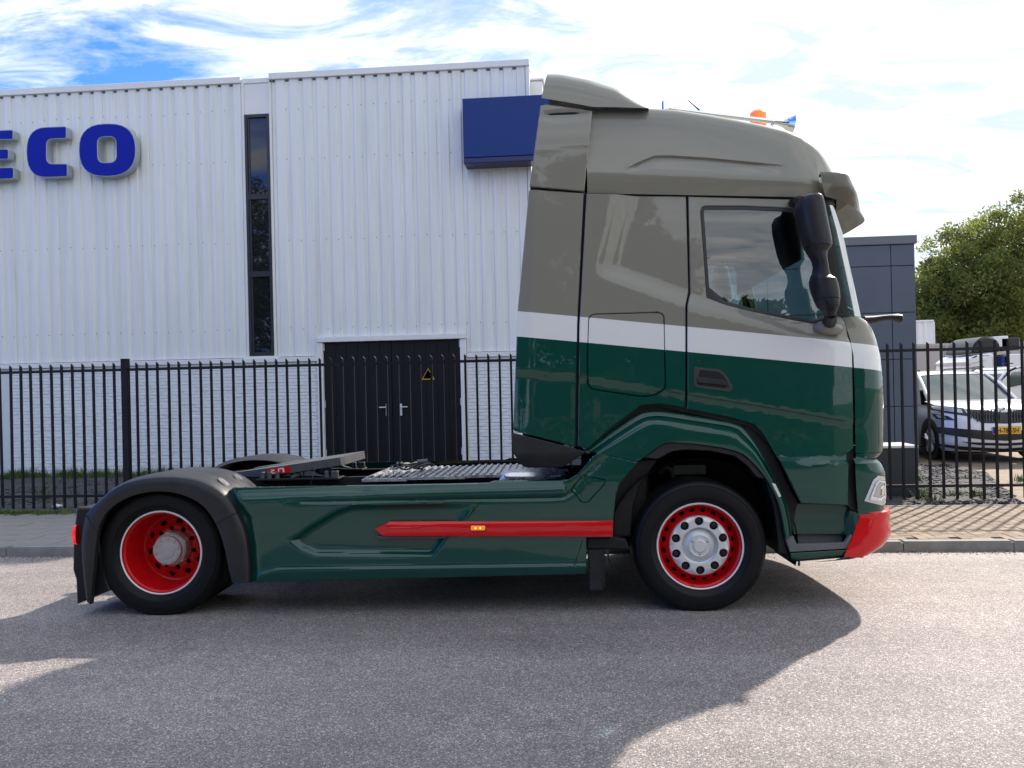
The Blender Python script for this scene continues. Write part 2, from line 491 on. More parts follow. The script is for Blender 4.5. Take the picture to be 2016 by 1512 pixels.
def streaked(name, col, rough):
    m, t, b = new_mat(name)
    tcn = t.nodes.new('ShaderNodeTexCoord'); mp_ = t.nodes.new('ShaderNodeMapping'); mp_.inputs['Scale'].default_value = (5, 5, .22)
    t.links.new(tcn.outputs['Object'], mp_.inputs[0])
    n = t.nodes.new('ShaderNodeTexNoise'); n.inputs['Scale'].default_value = 1.6; n.inputs['Detail'].default_value = 8; n.inputs['Roughness'].default_value = .65; t.links.new(mp_.outputs[0], n.inputs['Vector'])
    r = t.nodes.new('ShaderNodeValToRGB'); e = r.color_ramp.elements
    e[0].position = .30; e[0].color = (col[0]*.88, col[1]*.885, col[2]*.87, 1); e[1].position = .56; e[1].color = (*col, 1)
    t.links.new(n.outputs[0], r.inputs[0]); t.links.new(r.outputs[0], b.inputs['Base Color']); b.inputs['Roughness'].default_value = rough
    return m
m_clad = streaked('pale grey cladding steel', (0.76, 0.785, 0.80), 0.42)
m_trim = mat('white steel trim', (0.74, 0.75, 0.755), 0.4, var=0.04, vscale=2)
m_brickw = mat('white painted brick', (0.74, 0.77, 0.80), 0.6, var=0.05, vscale=4, bump=0.25, bscale=90)
m_mortar = mat('white painted mortar', (0.64, 0.67, 0.70), 0.75, bump=0.2, bscale=120)
m_iron = mat('black painted iron', (0.006, 0.006, 0.009), 0.4, spec=0.3, var=0.2, vscale=20)
m_door = mat('black door boards', (0.004, 0.0045, 0.008), 0.5, spec=0.3, var=0.2, vscale=4)
m_winframe = mat('dark window frame', (0.018, 0.020, 0.028), 0.35)

# --- ground, road
def strip(name, prof, x0, x1, m, nx=2):
    rows = [[(x0 + (x1-x0)*i/(nx-1), y, z) for i in range(nx)] for y, z in prof]
    o = grid_obj(name, rows, m)
    return tag(o, kind='structure')
strip('ground', [(-500, -0.05), (-8, -0.05), (8.3, -0.2), (8.5, 0.012), (600, 0.012)], -600, 600, m_verge)
strip('road', [(-6.5, -0.004), (5.9, 0), (YK + .02, -0.06)], -120, 120, m_asphalt)
strip('pavement', [(YK + .12, 0.018), (YP, 0.018)], -120, 120, m_joint)
strip('yard', [(YP + 0.06, 0.02), (70, 0.02)], 1.5, 90, m_paver2)
pav_root = tag(empty('pavement_slabs', (0, YK, 0)), kind='structure')
# kerb stones, one by one
kroot = tag(empty('kerb', (0, YK, 0)), kind='structure')
bm = bmesh.new(); box(bm, 0.004, 0.996, 0, 0.118, -0.11, PZ + .002); bmesh.ops.bevel(bm, geom=[e for e in bm.edges if abs(e.verts[0].co.z - e.verts[1].co.z) < .01 and e.verts[0].co.z > 0], offset=.012, segments=2, affect='EDGES')
o0 = obj_bm('kerb_stone', bm, m_kerb, kroot); kme = o0.data; o0.location.x = -9
for i in range(-8, 11):
    if i == -5: continue
    o = link('kerb_stone', kme, kroot); o.location.x = i
    o.location.z = random.uniform(-.003, .003); o.location.y = random.uniform(-.003, .003)
# drain inlet in the kerb
dr = at_y(125, 1085, YK)
din = tag(empty('kerb_drain', (-5, YK, 0)), 'concrete gully inlet with two dark openings set in the kerb behind the truck tail lamp', 'drain')
bm = bmesh.new()
for x0, x1 in ((0.004, .30), (.36, .42), (.58, .64), (.80, .996)): box(bm, x0, x1, 0, .11, -.10, PZ)
box(bm, .30, .80, 0, .11, -.012, PZ); box(bm, .3, .8, 0.0, .11, -.10, -.085)
obj_bm('casting', bm, m_kerb, din, smooth=False)
box_obj('dark_opening', .3, .8, .09, .112, -.09, -.012, m_gap, din)
# left pavement: 30 x 30 tiles in half bond; right pavement: herringbone bricks
def tile_mesh(name, w, l, h=0.012, bev=0.004):
    bm = bmesh.new(); box(bm, 0, w, 0, l, -h, 0)
    bmesh.ops.bevel(bm, geom=[e for e in bm.edges if e.verts[0].co.z > -1e-6 and e.verts[1].co.z > -1e-6], offset=bev, segments=1, affect='EDGES')
    me = bpy.data.meshes.new(name); bm.to_mesh(me); bm.free(); return me
def join_pieces(name, src, mats_, places, parent):
    """many copies of small meshes joined: places = [(matrix, material index)]"""
    vs = np.array([v.co[:] for v in src.vertices]); fs = [list(p.vertices) for p in src.polygons]
    V = []; Fc = []; MI = []
    for k, (mtx, mi) in enumerate(places):
        mt = np.array(mtx); V.append(vs @ mt[:3, :3].T + mt[:3, 3])
        o = k * len(vs)
        for f in fs: Fc.append([i + o for i in f]); MI.append(mi)
    me = bpy.data.meshes.new(name); me.from_pydata(np.concatenate(V).tolist(), [], Fc)
    for q in mats_: me.materials.append(q)
    me.polygons.foreach_set('material_index', MI); me.update()
    return tag(link(name, me, parent), kind='stuff')
tme = tile_mesh('paving_tile', .294, .294); tme.materials.append(m_tile)
rest = []; cnt = 0
for r in range(7):
    for c in range(60):
        x = 1.0 - (c + 1)*.30 + (.15 if r % 2 else 0); y = 8.36 - YK + r*.30
        z = 0.03 + random.uniform(-.003, .002)
        u = (Vector((x, y + YK, 0)) - CAM); du, dv = u.dot(RIGHT)/u.dot(FWD)*F + 1008, u.dot(FWD)
        if du < 330 and cnt < 150 and du > -60:
            o = link('paving_tile', tme, pav_root); o.location = (x, y, z); o.rotation_euler = (random.uniform(-.004,.004), random.uniform(-.004,.004), random.uniform(-.006,.006)); cnt += 1
        else: rest.append((Matrix.Translation((x, y, z)), 0))
join_pieces('paving_tile_field', tme, [m_tile], rest, pav_root)
hbm = tile_mesh('paving_brick', .197, .097, bev=.003); hbm.materials.append(m_paver)
hbm2 = hbm.copy(); hbm2.materials[0] = m_paver2
rest = []; cnt = 0
a_ = .1
def herring(ox, oy, nx, ny):
    """90 degree herringbone cells: list of (x, y, vertical)"""
    out = []
    for j in range(ny):
        for i in range(nx):
            k = (i - j) % 4
            if k == 0: out.append((ox + i*a_, oy + j*a_, 0))
            if k == 3: out.append((ox + i*a_, oy + j*a_, 1))
    return out
near = []
for x, y, vert in herring(1.3, 8.37 - YK, 110, 21):
    z = 0.03 + random.uniform(-.003, .002)
    mtx = Matrix.Translation((x + (.097 if vert else 0), y, z)) @ Matrix.Rotation(R(90) if vert else 0, 4, 'Z')
    p = Vector((x, y + YK, 0)) - CAM; du = p.dot(RIGHT)/p.dot(FWD)*F + 1008
    vis = 1735 < du < 2030
    near.append((0 if vis else 1, y, mtx))
near.sort(key=lambda q: (q[0], q[1]))
for k, (v_, y, mtx) in enumerate(near):
    mi = random.random() < .38
    if k < 300 and v_ == 0:
        o = link('paving_brick', hbm2 if mi else hbm, pav_root); o.matrix_local = mtx
    else: rest.append((mtx, int(mi)))
join_pieces('paving_brick_field', hbm, [m_paver, m_paver2], rest, pav_root)
# edging strip at the back of the pavement
eroot = tag(empty('edging_kerb', (0, YP, 0)), kind='structure')
bm = bmesh.new(); box(bm, .004, .996, 0, .06, -.05, PZ + .006); em = obj_bm('edging_stone', bm, m_kerb, eroot, smooth=False); em.location.x = -12
for i in range(-11, 12):
    o = link('edging_stone', em.data, eroot); o.location.x = i

# --- planting bed with gravel and mulch
bedpoly_x = at_z(1990, 985, PZ).x
bd = []
for y in np.linspace(YP + .06, YW, 26):
    row = []
    xr = 8.0
    # the bed narrows to the gate on the right
    t = (y - (YP + .06)) / 3.2
    xr = at_z(2010, 992, PZ).x * (1 - min(t, 1)) + at_z(1815, 905, PZ).x * min(t, 1)
    for x in np.linspace(-16, xr, 150):
        h = 0.035 + .02*math.sin(x*3.1 + y*2)*math.sin(y*4.3 - x) + random.uniform(0, .03)
        row.append((x, y, h if y > YP + .1 else .025))
    bd.append(row)
tag(grid_obj('planting_bed', bd, m_soil), kind='structure')
def bed_xr(y):
    t = min(1, max(0, (y - (YP + .06)) / 3.2)); return at_z(2010, 992, PZ).x * (1-t) + at_z(1815, 905, PZ).x * t
# loose stones
m_stone = mat('dark gravel stones', (0.065, 0.067, 0.072), 0.8, var=0.5, vscale=20)
bm = bmesh.new(); bmesh.ops.create_icosphere(bm, subdivisions=1, radius=1)
for v in bm.verts: v.co *= random.uniform(.8, 1.2)
sme = bpy.data.meshes.new('stone'); bm.to_mesh(sme); bm.free()
pl = []
for k in range(9000):
    y = random.uniform(YP + .08, YW - .05); x = random.uniform(-9.5, bed_xr(y))
    if k < 2600: x = random.uniform(4.2, bed_xr(y)); 
    s = random.uniform(.008, .024)
    pl.append((Matrix.Translation((x, y, .05 + random.uniform(-.01, .015))) @ Matrix.Rotation(random.uniform(0, 6), 4, 'Z') @ Matrix.Diagonal((s*1.4, s, s*.7, 1)), 0))
g = join_pieces('gravel', sme, [m_stone], pl, None)

# grit gathered in the gutter
pl = []
for k in range(2600):
    y = YK - abs(random.gauss(0, .10)) - .01; x = random.uniform(-7, 8); s_ = random.uniform(.002, .006)
    pl.append((Matrix.Translation((x, y, -.0245*(y - 5.9)*1.0 + .001)) @ Matrix.Rotation(random.uniform(0, 6), 4, 'Z') @ Matrix.Diagonal((s_*1.6, s_, s_*.6, 1)), 0))
join_pieces('gutter_grit', sme, [m_stone], pl, None)
# --- grass tufts and weeds along fence and wall
m_grass = mat('grass blades', (0.10, 0.16, 0.035), 0.6, var=0.45, vscale=3)
def blades(name, spots, m):
    V = []; Fc = []
    for (x, y, z, r, h, n) in spots:
        for _ in range(n):
            a = random.uniform(0, 2*math.pi); d = r*random.random()**.6
            bx, by = x + math.cos(a)*d, y + math.sin(a)*d
            hh = h*random.uniform(.4, 1.1); lean = random.uniform(.1, .8)*hh; la = a + random.uniform(-.8, .8); w = random.uniform(.003, .007)
            tx, ty = math.cos(la), math.sin(la); sx, sy = -ty*w, tx*w
            o = len(V)
            V += [(bx-sx, by-sy, z), (bx+sx, by+sy, z), (bx+tx*lean*.35+sx*.8, by+ty*lean*.35+sy*.8, z+hh*.6), (bx+tx*lean*.35-sx*.8, by+ty*lean*.35-sy*.8, z+hh*.6), (bx+tx*lean, by+ty*lean, z+hh)]
            Fc += [(o, o+1, o+2, o+3), (o+3, o+2, o+4)]
    me = bpy.data.meshes.new(name); me.from_pydata(V, [], Fc); me.materials.append(m)
    return link(name, me)
sp = []
for k in range(230):   # along the wall foot and at the back of the left pavement
    x = random.uniform(-11, -6.0); sp.append((x, YW - random.uniform(.03, .25), .03, .12, random.uniform(.08, .26), 22))
for k in range(120):
    x = random.uniform(-9.5, -5.2); sp.append((x, YP + random.uniform(.02, .25), .02, .1, random.uniform(.04, .10), 26))
for k in range(70):
    x = random.uniform(-5.2, 1); sp.append((x, YW - random.uniform(.03, .2), .03, .1, random.uniform(.05, .14), 12))
tag(blades('grass', sp, m_grass), kind='stuff')
def weed(u, v, h, n, label):
    p = at_z(u, v, PZ)
    o = blades('weed', [(0, 0, 0, .10, h, n)], m_grass); o.location = (p.x, p.y, .03)
    tag(o, label, 'weed', 'weeds growing by the fence')
weed(1815, 985, .20, 90, 'spiky green weed tuft under the fence just right of the dark low block')
weed(1838, 990, .13, 60, 'small weed tuft at the pavement edge beside the spiky tuft right of the truck nose')
weed(1880, 982, .13, 60, 'low weed tuft under the third fence gap right of the dark building')
weed(1920, 982, .16, 60, 'weed tuft under the fence in front of the white car plate')
weed(1815, 948, .11, 60, 'weed tuft on the gravel behind the fence beside the dark low block')
weed(2008, 948, .12, 60, 'weed tuft on the yard paving at the right picture edge')
weed(1905, 945, .10, 40, 'weed tuft on the gravel behind the fence below the white car bumper')
weed(83, 985, .22, 60, 'tall weed leaning on the bottom rail of the fence at far left')
# litter
lp = at_z(146, 992, .06)
bm = bmesh.new(); bmesh.ops.create_icosphere(bm, subdivisions=2, radius=.045)
for v in bm.verts: v.co = Vector((v.co.x*1.5, v.co.y, v.co.z*.6))*random.uniform(.75, 1.2)
o = obj_bm('litter', bm, m_white, None, smooth=False); o.location = (lp.x, YF + .12, .085)
tag(o, 'crumpled white scrap of paper lying under the fence left of the truck tail', 'litter')

# ------------------------------------------------------------------ warehouse
wh = tag(empty('warehouse', (0, YW, 0)), 'long white warehouse with ribbed steel cladding above a white painted brick base and black doors', 'building')
def wx(u, v, y=YW): p = at_y(u, v, y); return p.x, p.z
XC = wx(1046, 400)[0]; XL = -17.0
ZB = wx(300, 709)[1]        # underside of the cladding
xa, xb = wx(481, 400)[0], wx(540, 400)[0]           # window bay
ztl = wx(400, 157.5)[1]; ztr = wx(1000, 121)[1]
zc0 = ztl - .11
xd0, xd1 = wx(640, 800)[0], wx(909, 800)[0]
ZD = wx(770, 668)[1]
YL = YW       # parts are placed in world then shifted into the parent's frame
def to_wh(o): o.location.y -= YW; return o
CR, DEP, PIT = .138, .026, .2345
def clad_sheet(x0, x1, zb, zt, label=None):
    """one sheet of trapezoidal cladding between x0 and x1"""
    n = max(1, round((x1-x0)/PIT)); p = (x1-x0)/n
    xs = []
    for k in range(n):
        b = x0 + k*p
        xs += [(b, 0), (b + .022, DEP), (b + .022 + .052, DEP), (b + .096, 0)] if False else [(b, DEP), (b + .06*p/PIT, DEP), (b + .078*p/PIT, 0), (b + p - .018, 0)]
    xs.append((x1, DEP))
    rows = [[(x, YW - .035 + d - YW, z) for x, d in xs] for z in (zb, zt)]
    return grid_obj('cladding_sheet', rows, m_clad, wh, flip=False, angle=20)
def sheets(x0, x1, zb, zt, cover=4*PIT):
    n = max(1, round((x1-x0)/cover)); w = (x1-x0)/n
    for k in range(n): clad_sheet(x0 + k*w + .001, x0 + (k+1)*w - .001, zb, zt)
sheets(XL, xa, ZB, ztl - .02)
xdl, xdr = wx(627, 665)[0], wx(919, 665)[0]
ZL = wx(770, 660)[1]
sheets(xb, xdl, ZB, ztr - .02)
sheets(xdl, xdr, ZL, ztr - .02)
sheets(xdr, XC - .05, ZB, ztr - .02)
bo = lambda name, x0, x1, y0, y1, z0, z1, m, bev=0.0: box_obj(name, x0, x1, y0 - YW, y1 - YW, z0, z1, m, wh, bev)
m_ribshade = mat('painted rib shade', (0.16, 0.16, 0.17), 0.9)
bo('rib_shade_strip', XL, xa - .01, YW - .012, YW - .006, ztl - .155, ztl - .11, m_ribshade)  # dark strip: painted shade in the rib openings below the cap
bo('rib_shade_strip', xb + .01, XC - .06, YW - .012, YW - .006, ztr - .155, ztr - .11, m_ribshade)
bo('parapet_cap', XL, xa, YW - .075, YW + .3, ztl - .115, ztl, m_trim, .006)
bo('parapet_cap', xb - .03, XC + .02, YW - .075, YW + .3, ztr - .115, ztr, m_trim, .006)
bo('parapet_cap', xa + .003, xb - .033, YW - .03, YW + .3, ztl - .12, ztl - .03, m_trim, .006)
# corner trim
bo('corner_trim', XC - .05, XC + .015, YW - .05, YW + .05, ZB, ztr - .116, m_trim, .004)
bo('side_wall', XC - .02, XC, YW + .055, YW + 24, PZ, ztr - .12, m_clad)
bo('back_wall', XL, XC - .03, YW + .2, YW + .3, 0, ztr - .12, m_trim)
bo('roof', XL, XC - .03, YW + .31, YW + 24, ztl - .5, ztl - .3, m_trim)
# recessed window bay with a plain panel above
wz0, wz1 = wx(515, 700)[1], wx(512, 226)[1]
bo('bay_panel', xa + .002, xb - .002, YW - .012, YW + .02, wz1 + .01, ztl - .121, m_trim, .003)
bo('bay_side_trim', xa + .002, xa + .05, YW - .04, YW - .013, wz0 - .01, ztl - .121, m_trim, .003)
bo('bay_side_trim', xb - .05, xb - .002, YW - .04, YW - .013, wz0 - .01, ztl - .121, m_trim, .003)
bo('bay_sill', xa - .05, xb + .03, YW - .07, YW + .02, wz0 - .055, wz0 - .012, m_trim, .004)
bo('bay_apron', xa + .002, xb - .002, YW - .03, YW + .02, ZB, wz0 - .057, m_trim)
win = bo('window_frame', xa + .053, xa + .10, YW - .052, YW + .06, wz0, wz1, m_winframe, .003)
win.name = 'window'
fx0, fx1 = xa + .053, xb - .053
def wpart(name, x0, x1, y0, y1, z0, z1, m): return box_obj(name, x0, x1, y0 - YW, y1 - YW, z0, z1, m, win, .003)
wpart('frame', fx1 - .047, fx1, YW - .052, YW + .06, wz0, wz1, m_winframe)
wpart('frame', fx0 + .048, fx1 - .048, YW - .052, YW + .06, wz1 - .06, wz1, m_winframe)
wpart('frame', fx0 + .048, fx1 - .048, YW - .052, YW + .06, wz0, wz0 + .06, m_winframe)
zm1, zm2 = wx(513, 388)[1], wx(516, 540)[1]
for zq in (zm1, zm2): wpart('mullion', fx0 + .048, fx1 - .048, YW - .05, YW + .06, zq - .05, zq + .05, m_winframe)
for za, zb_ in ((wz0 + .06, zm2 - .05), (zm2 + .05, zm1 - .05), (zm1 + .05, wz1 - .06)):
    wpart('sash', fx0 + .05, fx0 + .085, YW - .03, YW + .03, za, zb_, m_winframe)
    wpart('pane', fx0 + .086, fx1 - .05, YW - .012, YW - .004, za + .002, zb_ - .002, m_bglass)
# base flashing and brickwork
bo('base_flashing', XL, xdl - .005, YW - .085, YW + .02, ZB - .10, ZB - .012, m_trim, .006)
bo('base_flashing', xdr + .005, XC + .02, YW - .085, YW + .02, ZB - .10, ZB - .012, m_trim, .006)
bo('lintel_trim', xdl, xdr, YW - .10, YW + .02, ZL - .10, ZL - .005, m_trim, .006)
bo('base_wall', XL, xd0, YW - .029, YW + .18, -.05, ZB - .10, m_mortar)
bo('base_wall', xd1, XC, YW - .029, YW + .18, -.05, ZB - .10, m_mortar)
BL, BH = .2115, .0625
bm = bmesh.new(); box(bm, .004, BL - .006, -.034, 0, .004, BH - .006)
bmesh.ops.bevel(bm, geom=[e for e in bm.edges if e.verts[0].co.y < -.03 and e.verts[1].co.y < -.03], offset=.005, segments=1, affect='EDGES')
brme = bpy.data.meshes.new('brick'); bm.to_mesh(brme); bm.free(); brme.materials.append(m_brickw)
cand = []
rows_n = int((ZB - .10 - 0.0)/BH)
for r in range(rows_n):
    z = ZB - .104 - (r+1)*BH
    off = random.uniform(0, BL)
    for (xs, xe) in ((-10.8, xd0 - .12), (xd1 + .12, XC - .01)):
        x = xs - (BL/2 if r % 2 else 0)
        while x < xe - .03:
            l = min(BL, xe - x); st = max(x, xs)
            if l > .05: cand.append((st, z, (min(x + BL, xe) - st)/BL))
            x += BL
cand.sort(key=lambda c: abs(c[0] - 0) + (0 if c[1] > .35 else 20))
rest = []
for k, (x, z, s) in enumerate(cand):
    dy = random.uniform(-.004, .003)
    mtx = Matrix.Translation((x, dy - .006, z + random.uniform(-.0015, .0015))) @ Matrix.Rotation(random.uniform(-.006, .006), 4, 'Y') @ Matrix.Diagonal((s, 1, random.uniform(.96, 1.03), 1))
    if k < 300:
        o = link('brick', brme, wh); o.matrix_local = mtx
    else: rest.append((mtx, 0))
join_pieces('brick_field', brme, [m_brickw], rest, wh)
# door surround
bo('door_frame', xd0 - .115, xd0 - .002, YW - .075, YW + .02, .0, ZD - .002, m_trim, .005)
bo('door_frame', xd1 + .002, xd1 + .115, YW - .075, YW + .02, .0, ZD - .002, m_trim, .005)
bo('door_frame', xd0 - .06, xd1 + .06, YW - .07, YW + .02, ZD, ZL - .103, m_trim, .005)
bo('door_reveal', xd0, xd1, YW + .03, YW + .1, 0, ZD, m_gap)
# two leaves of vertical boards
xm = wx(773, 800)[0]
for a0, a1 in ((xd0 + .01, xm - .004), (xm + .004, xd1 - .01)):
    leaf = bo('door', a0, a1, YW - .002, YW + .028, .05, ZD - .01, m_door)
    nb = 6; w = (a1 - a0)/nb
    for k in range(nb):
        box_obj('board', a0 + k*w + .002, a0 + (k+1)*w - .002, -.018, -.004, .06, ZD - .02, m_door, leaf, .003)
    s = -1 if a0 < xm - .1 else 1
    hz = wx(750, 805)[1]; hx = xm - .10 if s < 0 else xm + .16
    box_obj('handle_plate', hx - .02, hx + .02, -.034, -.023, hz - .13, hz + .09, m_silver, leaf, .003)
    bm = bmesh.new(); tube_bm(bm, [(hx, -.035, hz + .03), (hx, -.085, hz + .03), (hx + s*.13, -.085, hz + .03)], .010, 8)
    bmesh.ops.recalc_face_normals(bm, faces=bm.faces[:])
    obj_bm('handle', bm, m_silver, leaf)
    ex = a0 if s < 0 else a1
    for zz_ in (.35, 1.25, 2.3):
        bm = bmesh.new(); tube_bm(bm, [(ex, -.03, zz_), (ex, -.03, zz_ + .13)], .012, 8); obj_bm('hinge', bm, m_silver, leaf)
# screw heads along the cladding
bm = bmesh.new()
for zq in (ztl - .62, 2.72, 4.35, 5.85):
    for k in range(0, 52):
        x = -11.6 + k*PIT + .17
        if x > XC - .1 or xa - .1 < x < xb + .05: continue
        bmesh.ops.create_cone(bm, cap_ends=True, segments=6, radius1=.009, radius2=.006, depth=.008, matrix=Matrix.Translation((x, -.039, zq + random.uniform(-.02, .02))) @ Matrix.Rotation(R(90), 4, 'X'))
tag(obj_bm('screw_heads', bm, m_steel, wh, smooth=False), kind='stuff')

# --- letters on the wall
m_blue = mat('blue sign face', (0.002, 0.012, 0.34), 0.5, spec=0.2)
m_blue2 = mat('blue sign board', (0.005, 0.034, 0.19), 0.45, spec=0.3, var=0.05)
m_case = mat('grey letter casing', (0.36, 0.42, 0.46), 0.45)
YLF = YW - .035 - .20
def letter(px_outer, rad, px_holes, hrad, label, shift=0):
    def cv(l): return [wx(u, v, YLF) for u, v in l]
    pm = wx(200, 300, YLF)
    scale = abs(wx(201, 300, YLF)[0] - pm[0])
    out = rounded(cv(px_outer), [r*scale for r in rad], 7)
    hl = [rounded(cv(h), hrad*scale, 6) for h in px_holes]
    cx = sum(p[0] for p in out)/len(out); cz = sum(p[1] for p in out)/len(out)
    out = [(x-cx, z-cz) for x, z in out]; hl = [[(x-cx, z-cz) for x, z in h] for h in hl]
    root = tag(empty('sign_letter', (cx, YLF, cz)), label, 'letter', 'raised blue letters on the warehouse wall')
    region('casing', out, hl, 0, m_case, root, grid=0, th=.15, edge=.004)
    region('face', inset(out, .014), [inset(h, -.014) for h in hl], .006, m_blue, root, grid=0, th=.005, edge=.002)
    return root
letter([(26, 255), (26, 275), (-18, 275), (-18, 293), (17, 293), (17, 314), (-18, 314), (-18, 330), (27, 329), (27, 352), (-58, 356), (-58, 259)], [5, 5, 6, 6, 5, 5, 6, 6, 5, 5, 24, 24], [], 0, 'blue letter E cut by the left picture edge, mounted on the white ribbed wall')
letter([(131, 248.5), (131, 273), (92, 274), (92, 322), (133, 322), (133, 348), (53, 351), (51, 251)], [5, 5, 12, 12, 5, 5, 46, 46], [], 0, 'blue letter C between E and O on the white ribbed wall')
letter([(267, 242), (268, 346), (156, 349), (154, 244)], [52, 52, 52, 52], [[(228, 269), (229, 319), (193, 320), (192, 270)]], 13, 'blue letter O, the last letter, nearest the tall narrow window')
# blank blue sign board
sbx0, sbz1 = wx(910, 194, YW - .45); sbx1 = XC + .55; sbz0 = wx(914, 322, YW - .45)[1]
sb = tag(empty('sign_board', (0, YW - .45, 0)), 'blank dark blue sign board projecting from the warehouse corner behind the truck cab', 'sign')
box_obj('panel', sbx0, sbx1, 0, .40, sbz0 + .1, sbz1, m_blue2, sb, .01)
box_obj('frame', sbx0 - .003, sbx1 + .003, .005, .41, sbz0, sbz0 + .098, mat('dark blue frame', (0.01, 0.02, 0.10), 0.4), sb, .01)
# warning sign
m_yel = mat('yellow enamel', (0.75, 0.42, 0.03), 0.4)
ys = YW - .026
c0 = wx(843, 737, ys); sw = .118
ws = tag(empty('warning_sign', (c0[0], ys, c0[1])), 'small yellow electricity warning triangle on the right leaf of the black double door', 'sign')
tri = lambda s: [(-s, -s*.78), (s, -s*.78), (0, s*.95)]
region('plate', rounded(tri(sw), .012, 3), [], .001, m_yel, ws, grid=0, th=.001, edge=0)
region('border', rounded(tri(sw*.86), .010, 3), [inset(rounded(tri(sw*.86), .010, 3), .008)], .0022, m_gap, ws, grid=0, th=.001, edge=0)
region('bolt_symbol', [(.012, .05), (-.018, -.018), (.0, -.018), (-.008, -.066), (.02, -.006), (.002, -.006)], [], .0022, m_gap, ws, grid=0, th=.001, edge=0)
# roof vent behind the parapet corner
rv = tag(empty('roof_vent', (XC + .12, YW + .6, 0)), 'small pale steel vent housing at the warehouse roof corner above the blue sign', 'vent')
zrv = at_y(1055, 185, YW + .6).z
box_obj('housing', -.35, .1, 0, .5, zrv - .1, zrv + .25, m_trim, rv, .02)
box_obj('cap', -.38, .13, -.03, .53, zrv + .252, zrv + .29, m_trim, rv, .01)

# ------------------------------------------------------------------ fence
def fence(xs, xposts, label, x0, x1):
    root = tag(empty('fence', (x0, YF, 0)), label, 'fence', 'black bar fence along the pavement')
    z1, zr1, zr0, z0 = 2.015, 1.925, .245, .075
    rail = lambda za: box_obj('rail', 0, x1 - x0, -.006, .006, za, za + .030, m_iron, root)
    # bars pass through the rails; rails in two faces so no surface is shared
    bm = bmesh.new()
    for a in ((-.0125,),): pass
    for za in (zr1, zr0):
        box_obj('rail', 0, x1 - x0, -.022, .022, za, za + .012, m_iron, root)
        box_obj('rail_lip', 0, x1 - x0, -.022, -.0185, za - .025, za - .001, m_iron, root)
    w = .0135
    bm = bmesh.new(); v = box(bm, -w, w, -w, w, z0, z1)
    v[6].co.z -= .03; v[5].co.z -= .03
    me = None
    for x in xs:
        if me is None:
            o = obj_bm('bar', bm, m_iron, root, smooth=False); me = o.data
        else: o = link('bar', me, root)
        o.location = (x - x0, 0, random.uniform(-.003, .003)); o.rotation_euler = (random.uniform(-.002, .002), random.uniform(-.003, .003), 0)
    for x in xposts:
        box_obj('post', x - x0 - .043, x - x0 + .043, -.043, .043, -.05, 2.055, m_iron, root, .004)
        box_obj('post_cap', x - x0 - .046, x - x0 + .046, -.046, .046, 2.056, 2.066, m_iron, root, .002)
pr = lambda u, v=800: at_y(u, v, YF).x
bx = [pr(u, 870) for u in (14, 35.3)]
st = bx[1] - bx[0]
xp = pr(249.5, 850)
lx = [xp - .155 - k*.1475 for k in range(0, 36)]
rx = [xp + .155 + k*.1478 for k in range(0, 42)]
fence(sorted(lx + rx), [xp, lx[-1] - .15, rx[-1] + .15], 'long black bar fence with one thick post, in front of the white brick wall', lx[-1] - .15, rx[-1] + .15)
ru = pr(1829.5, 850)
rr = [ru + k*.159 for k in range(-9, 24)]
fence(rr, [rr[0] - .16, rr[-1] + .16], 'black bar fence in front of the white parked car, right of the truck nose', rr[0] - .16, rr[-1] + .16)

# ------------------------------------------------------------------ dark panelled building
m_slate = mat('slate blue facade panel', (0.075, 0.098, 0.135), 0.5, var=0.06, vscale=1.5)
m_slate2 = mat('slate edge trim', (0.13, 0.14, 0.17), 0.45)
YT = 15.75
tw = tag(empty('office_block', (0, YT, 0)), 'dark slate office block clad in flat square panels behind the truck windscreen', 'building')
tx1 = at_y(1804, 640, YT).x; tzt = at_y(1803, 463, YT).z
zs_ = [PZ] + sorted([at_y(1780, v, YT).z for v in (893, 800, 707, 615, 523)]) 
zs_.append(tzt - .16)
xw = at_y(1756, 640, YT).x
xs_ = [tx1 - .006, xw]
while xs_[-1] > tx1 - 6: xs_.append(xs_[-1] - 1.1)
pme = {}
for i in range(len(xs_) - 1):
    for j in range(len(zs_) - 1):
        box_obj('facade_panel', xs_[i+1] + .006, xs_[i] - .006, -.02, .01, zs_[j] + .006, zs_[j+1] - .006, m_slate, tw, .003, 1)
box_obj('core', xs_[-1], tx1 - .02, .012, 9, 0, tzt - .15, m_gap, tw)
box_obj('side_cladding', tx1 - .018, tx1, .012, 9.01, 0.03, tzt - .16, m_slate, tw)
box_obj('roof_edge', xs_[-1], tx1 + .03, -.05, 9.05, tzt - .155, tzt, m_slate2, tw, .008)
# wall lamp brackets high on the office wall
# low dark block with a white lid behind the fence
lb0, lb1 = at_y(1700, 900, 11.25), at_y(1806, 900, 11.25)
lbz = at_y(1780, 877, 11.25).z
lb = tag(empty('gate_pillar', (lb0.x, 11.25, 0)), 'low dark block with a white lid standing behind the fence beside the truck nose', 'pillar')
box_obj('body', 0, lb1.x - lb0.x, 0, .55, 0, lbz - .035, mat('dark slate block', (0.03, 0.04, 0.05), .5, var=.1), lb, .004)
box_obj('lid', -.01, lb1.x - lb0.x + .01, -.01, .56, lbz - .034, lbz, m_white, lb, .004)
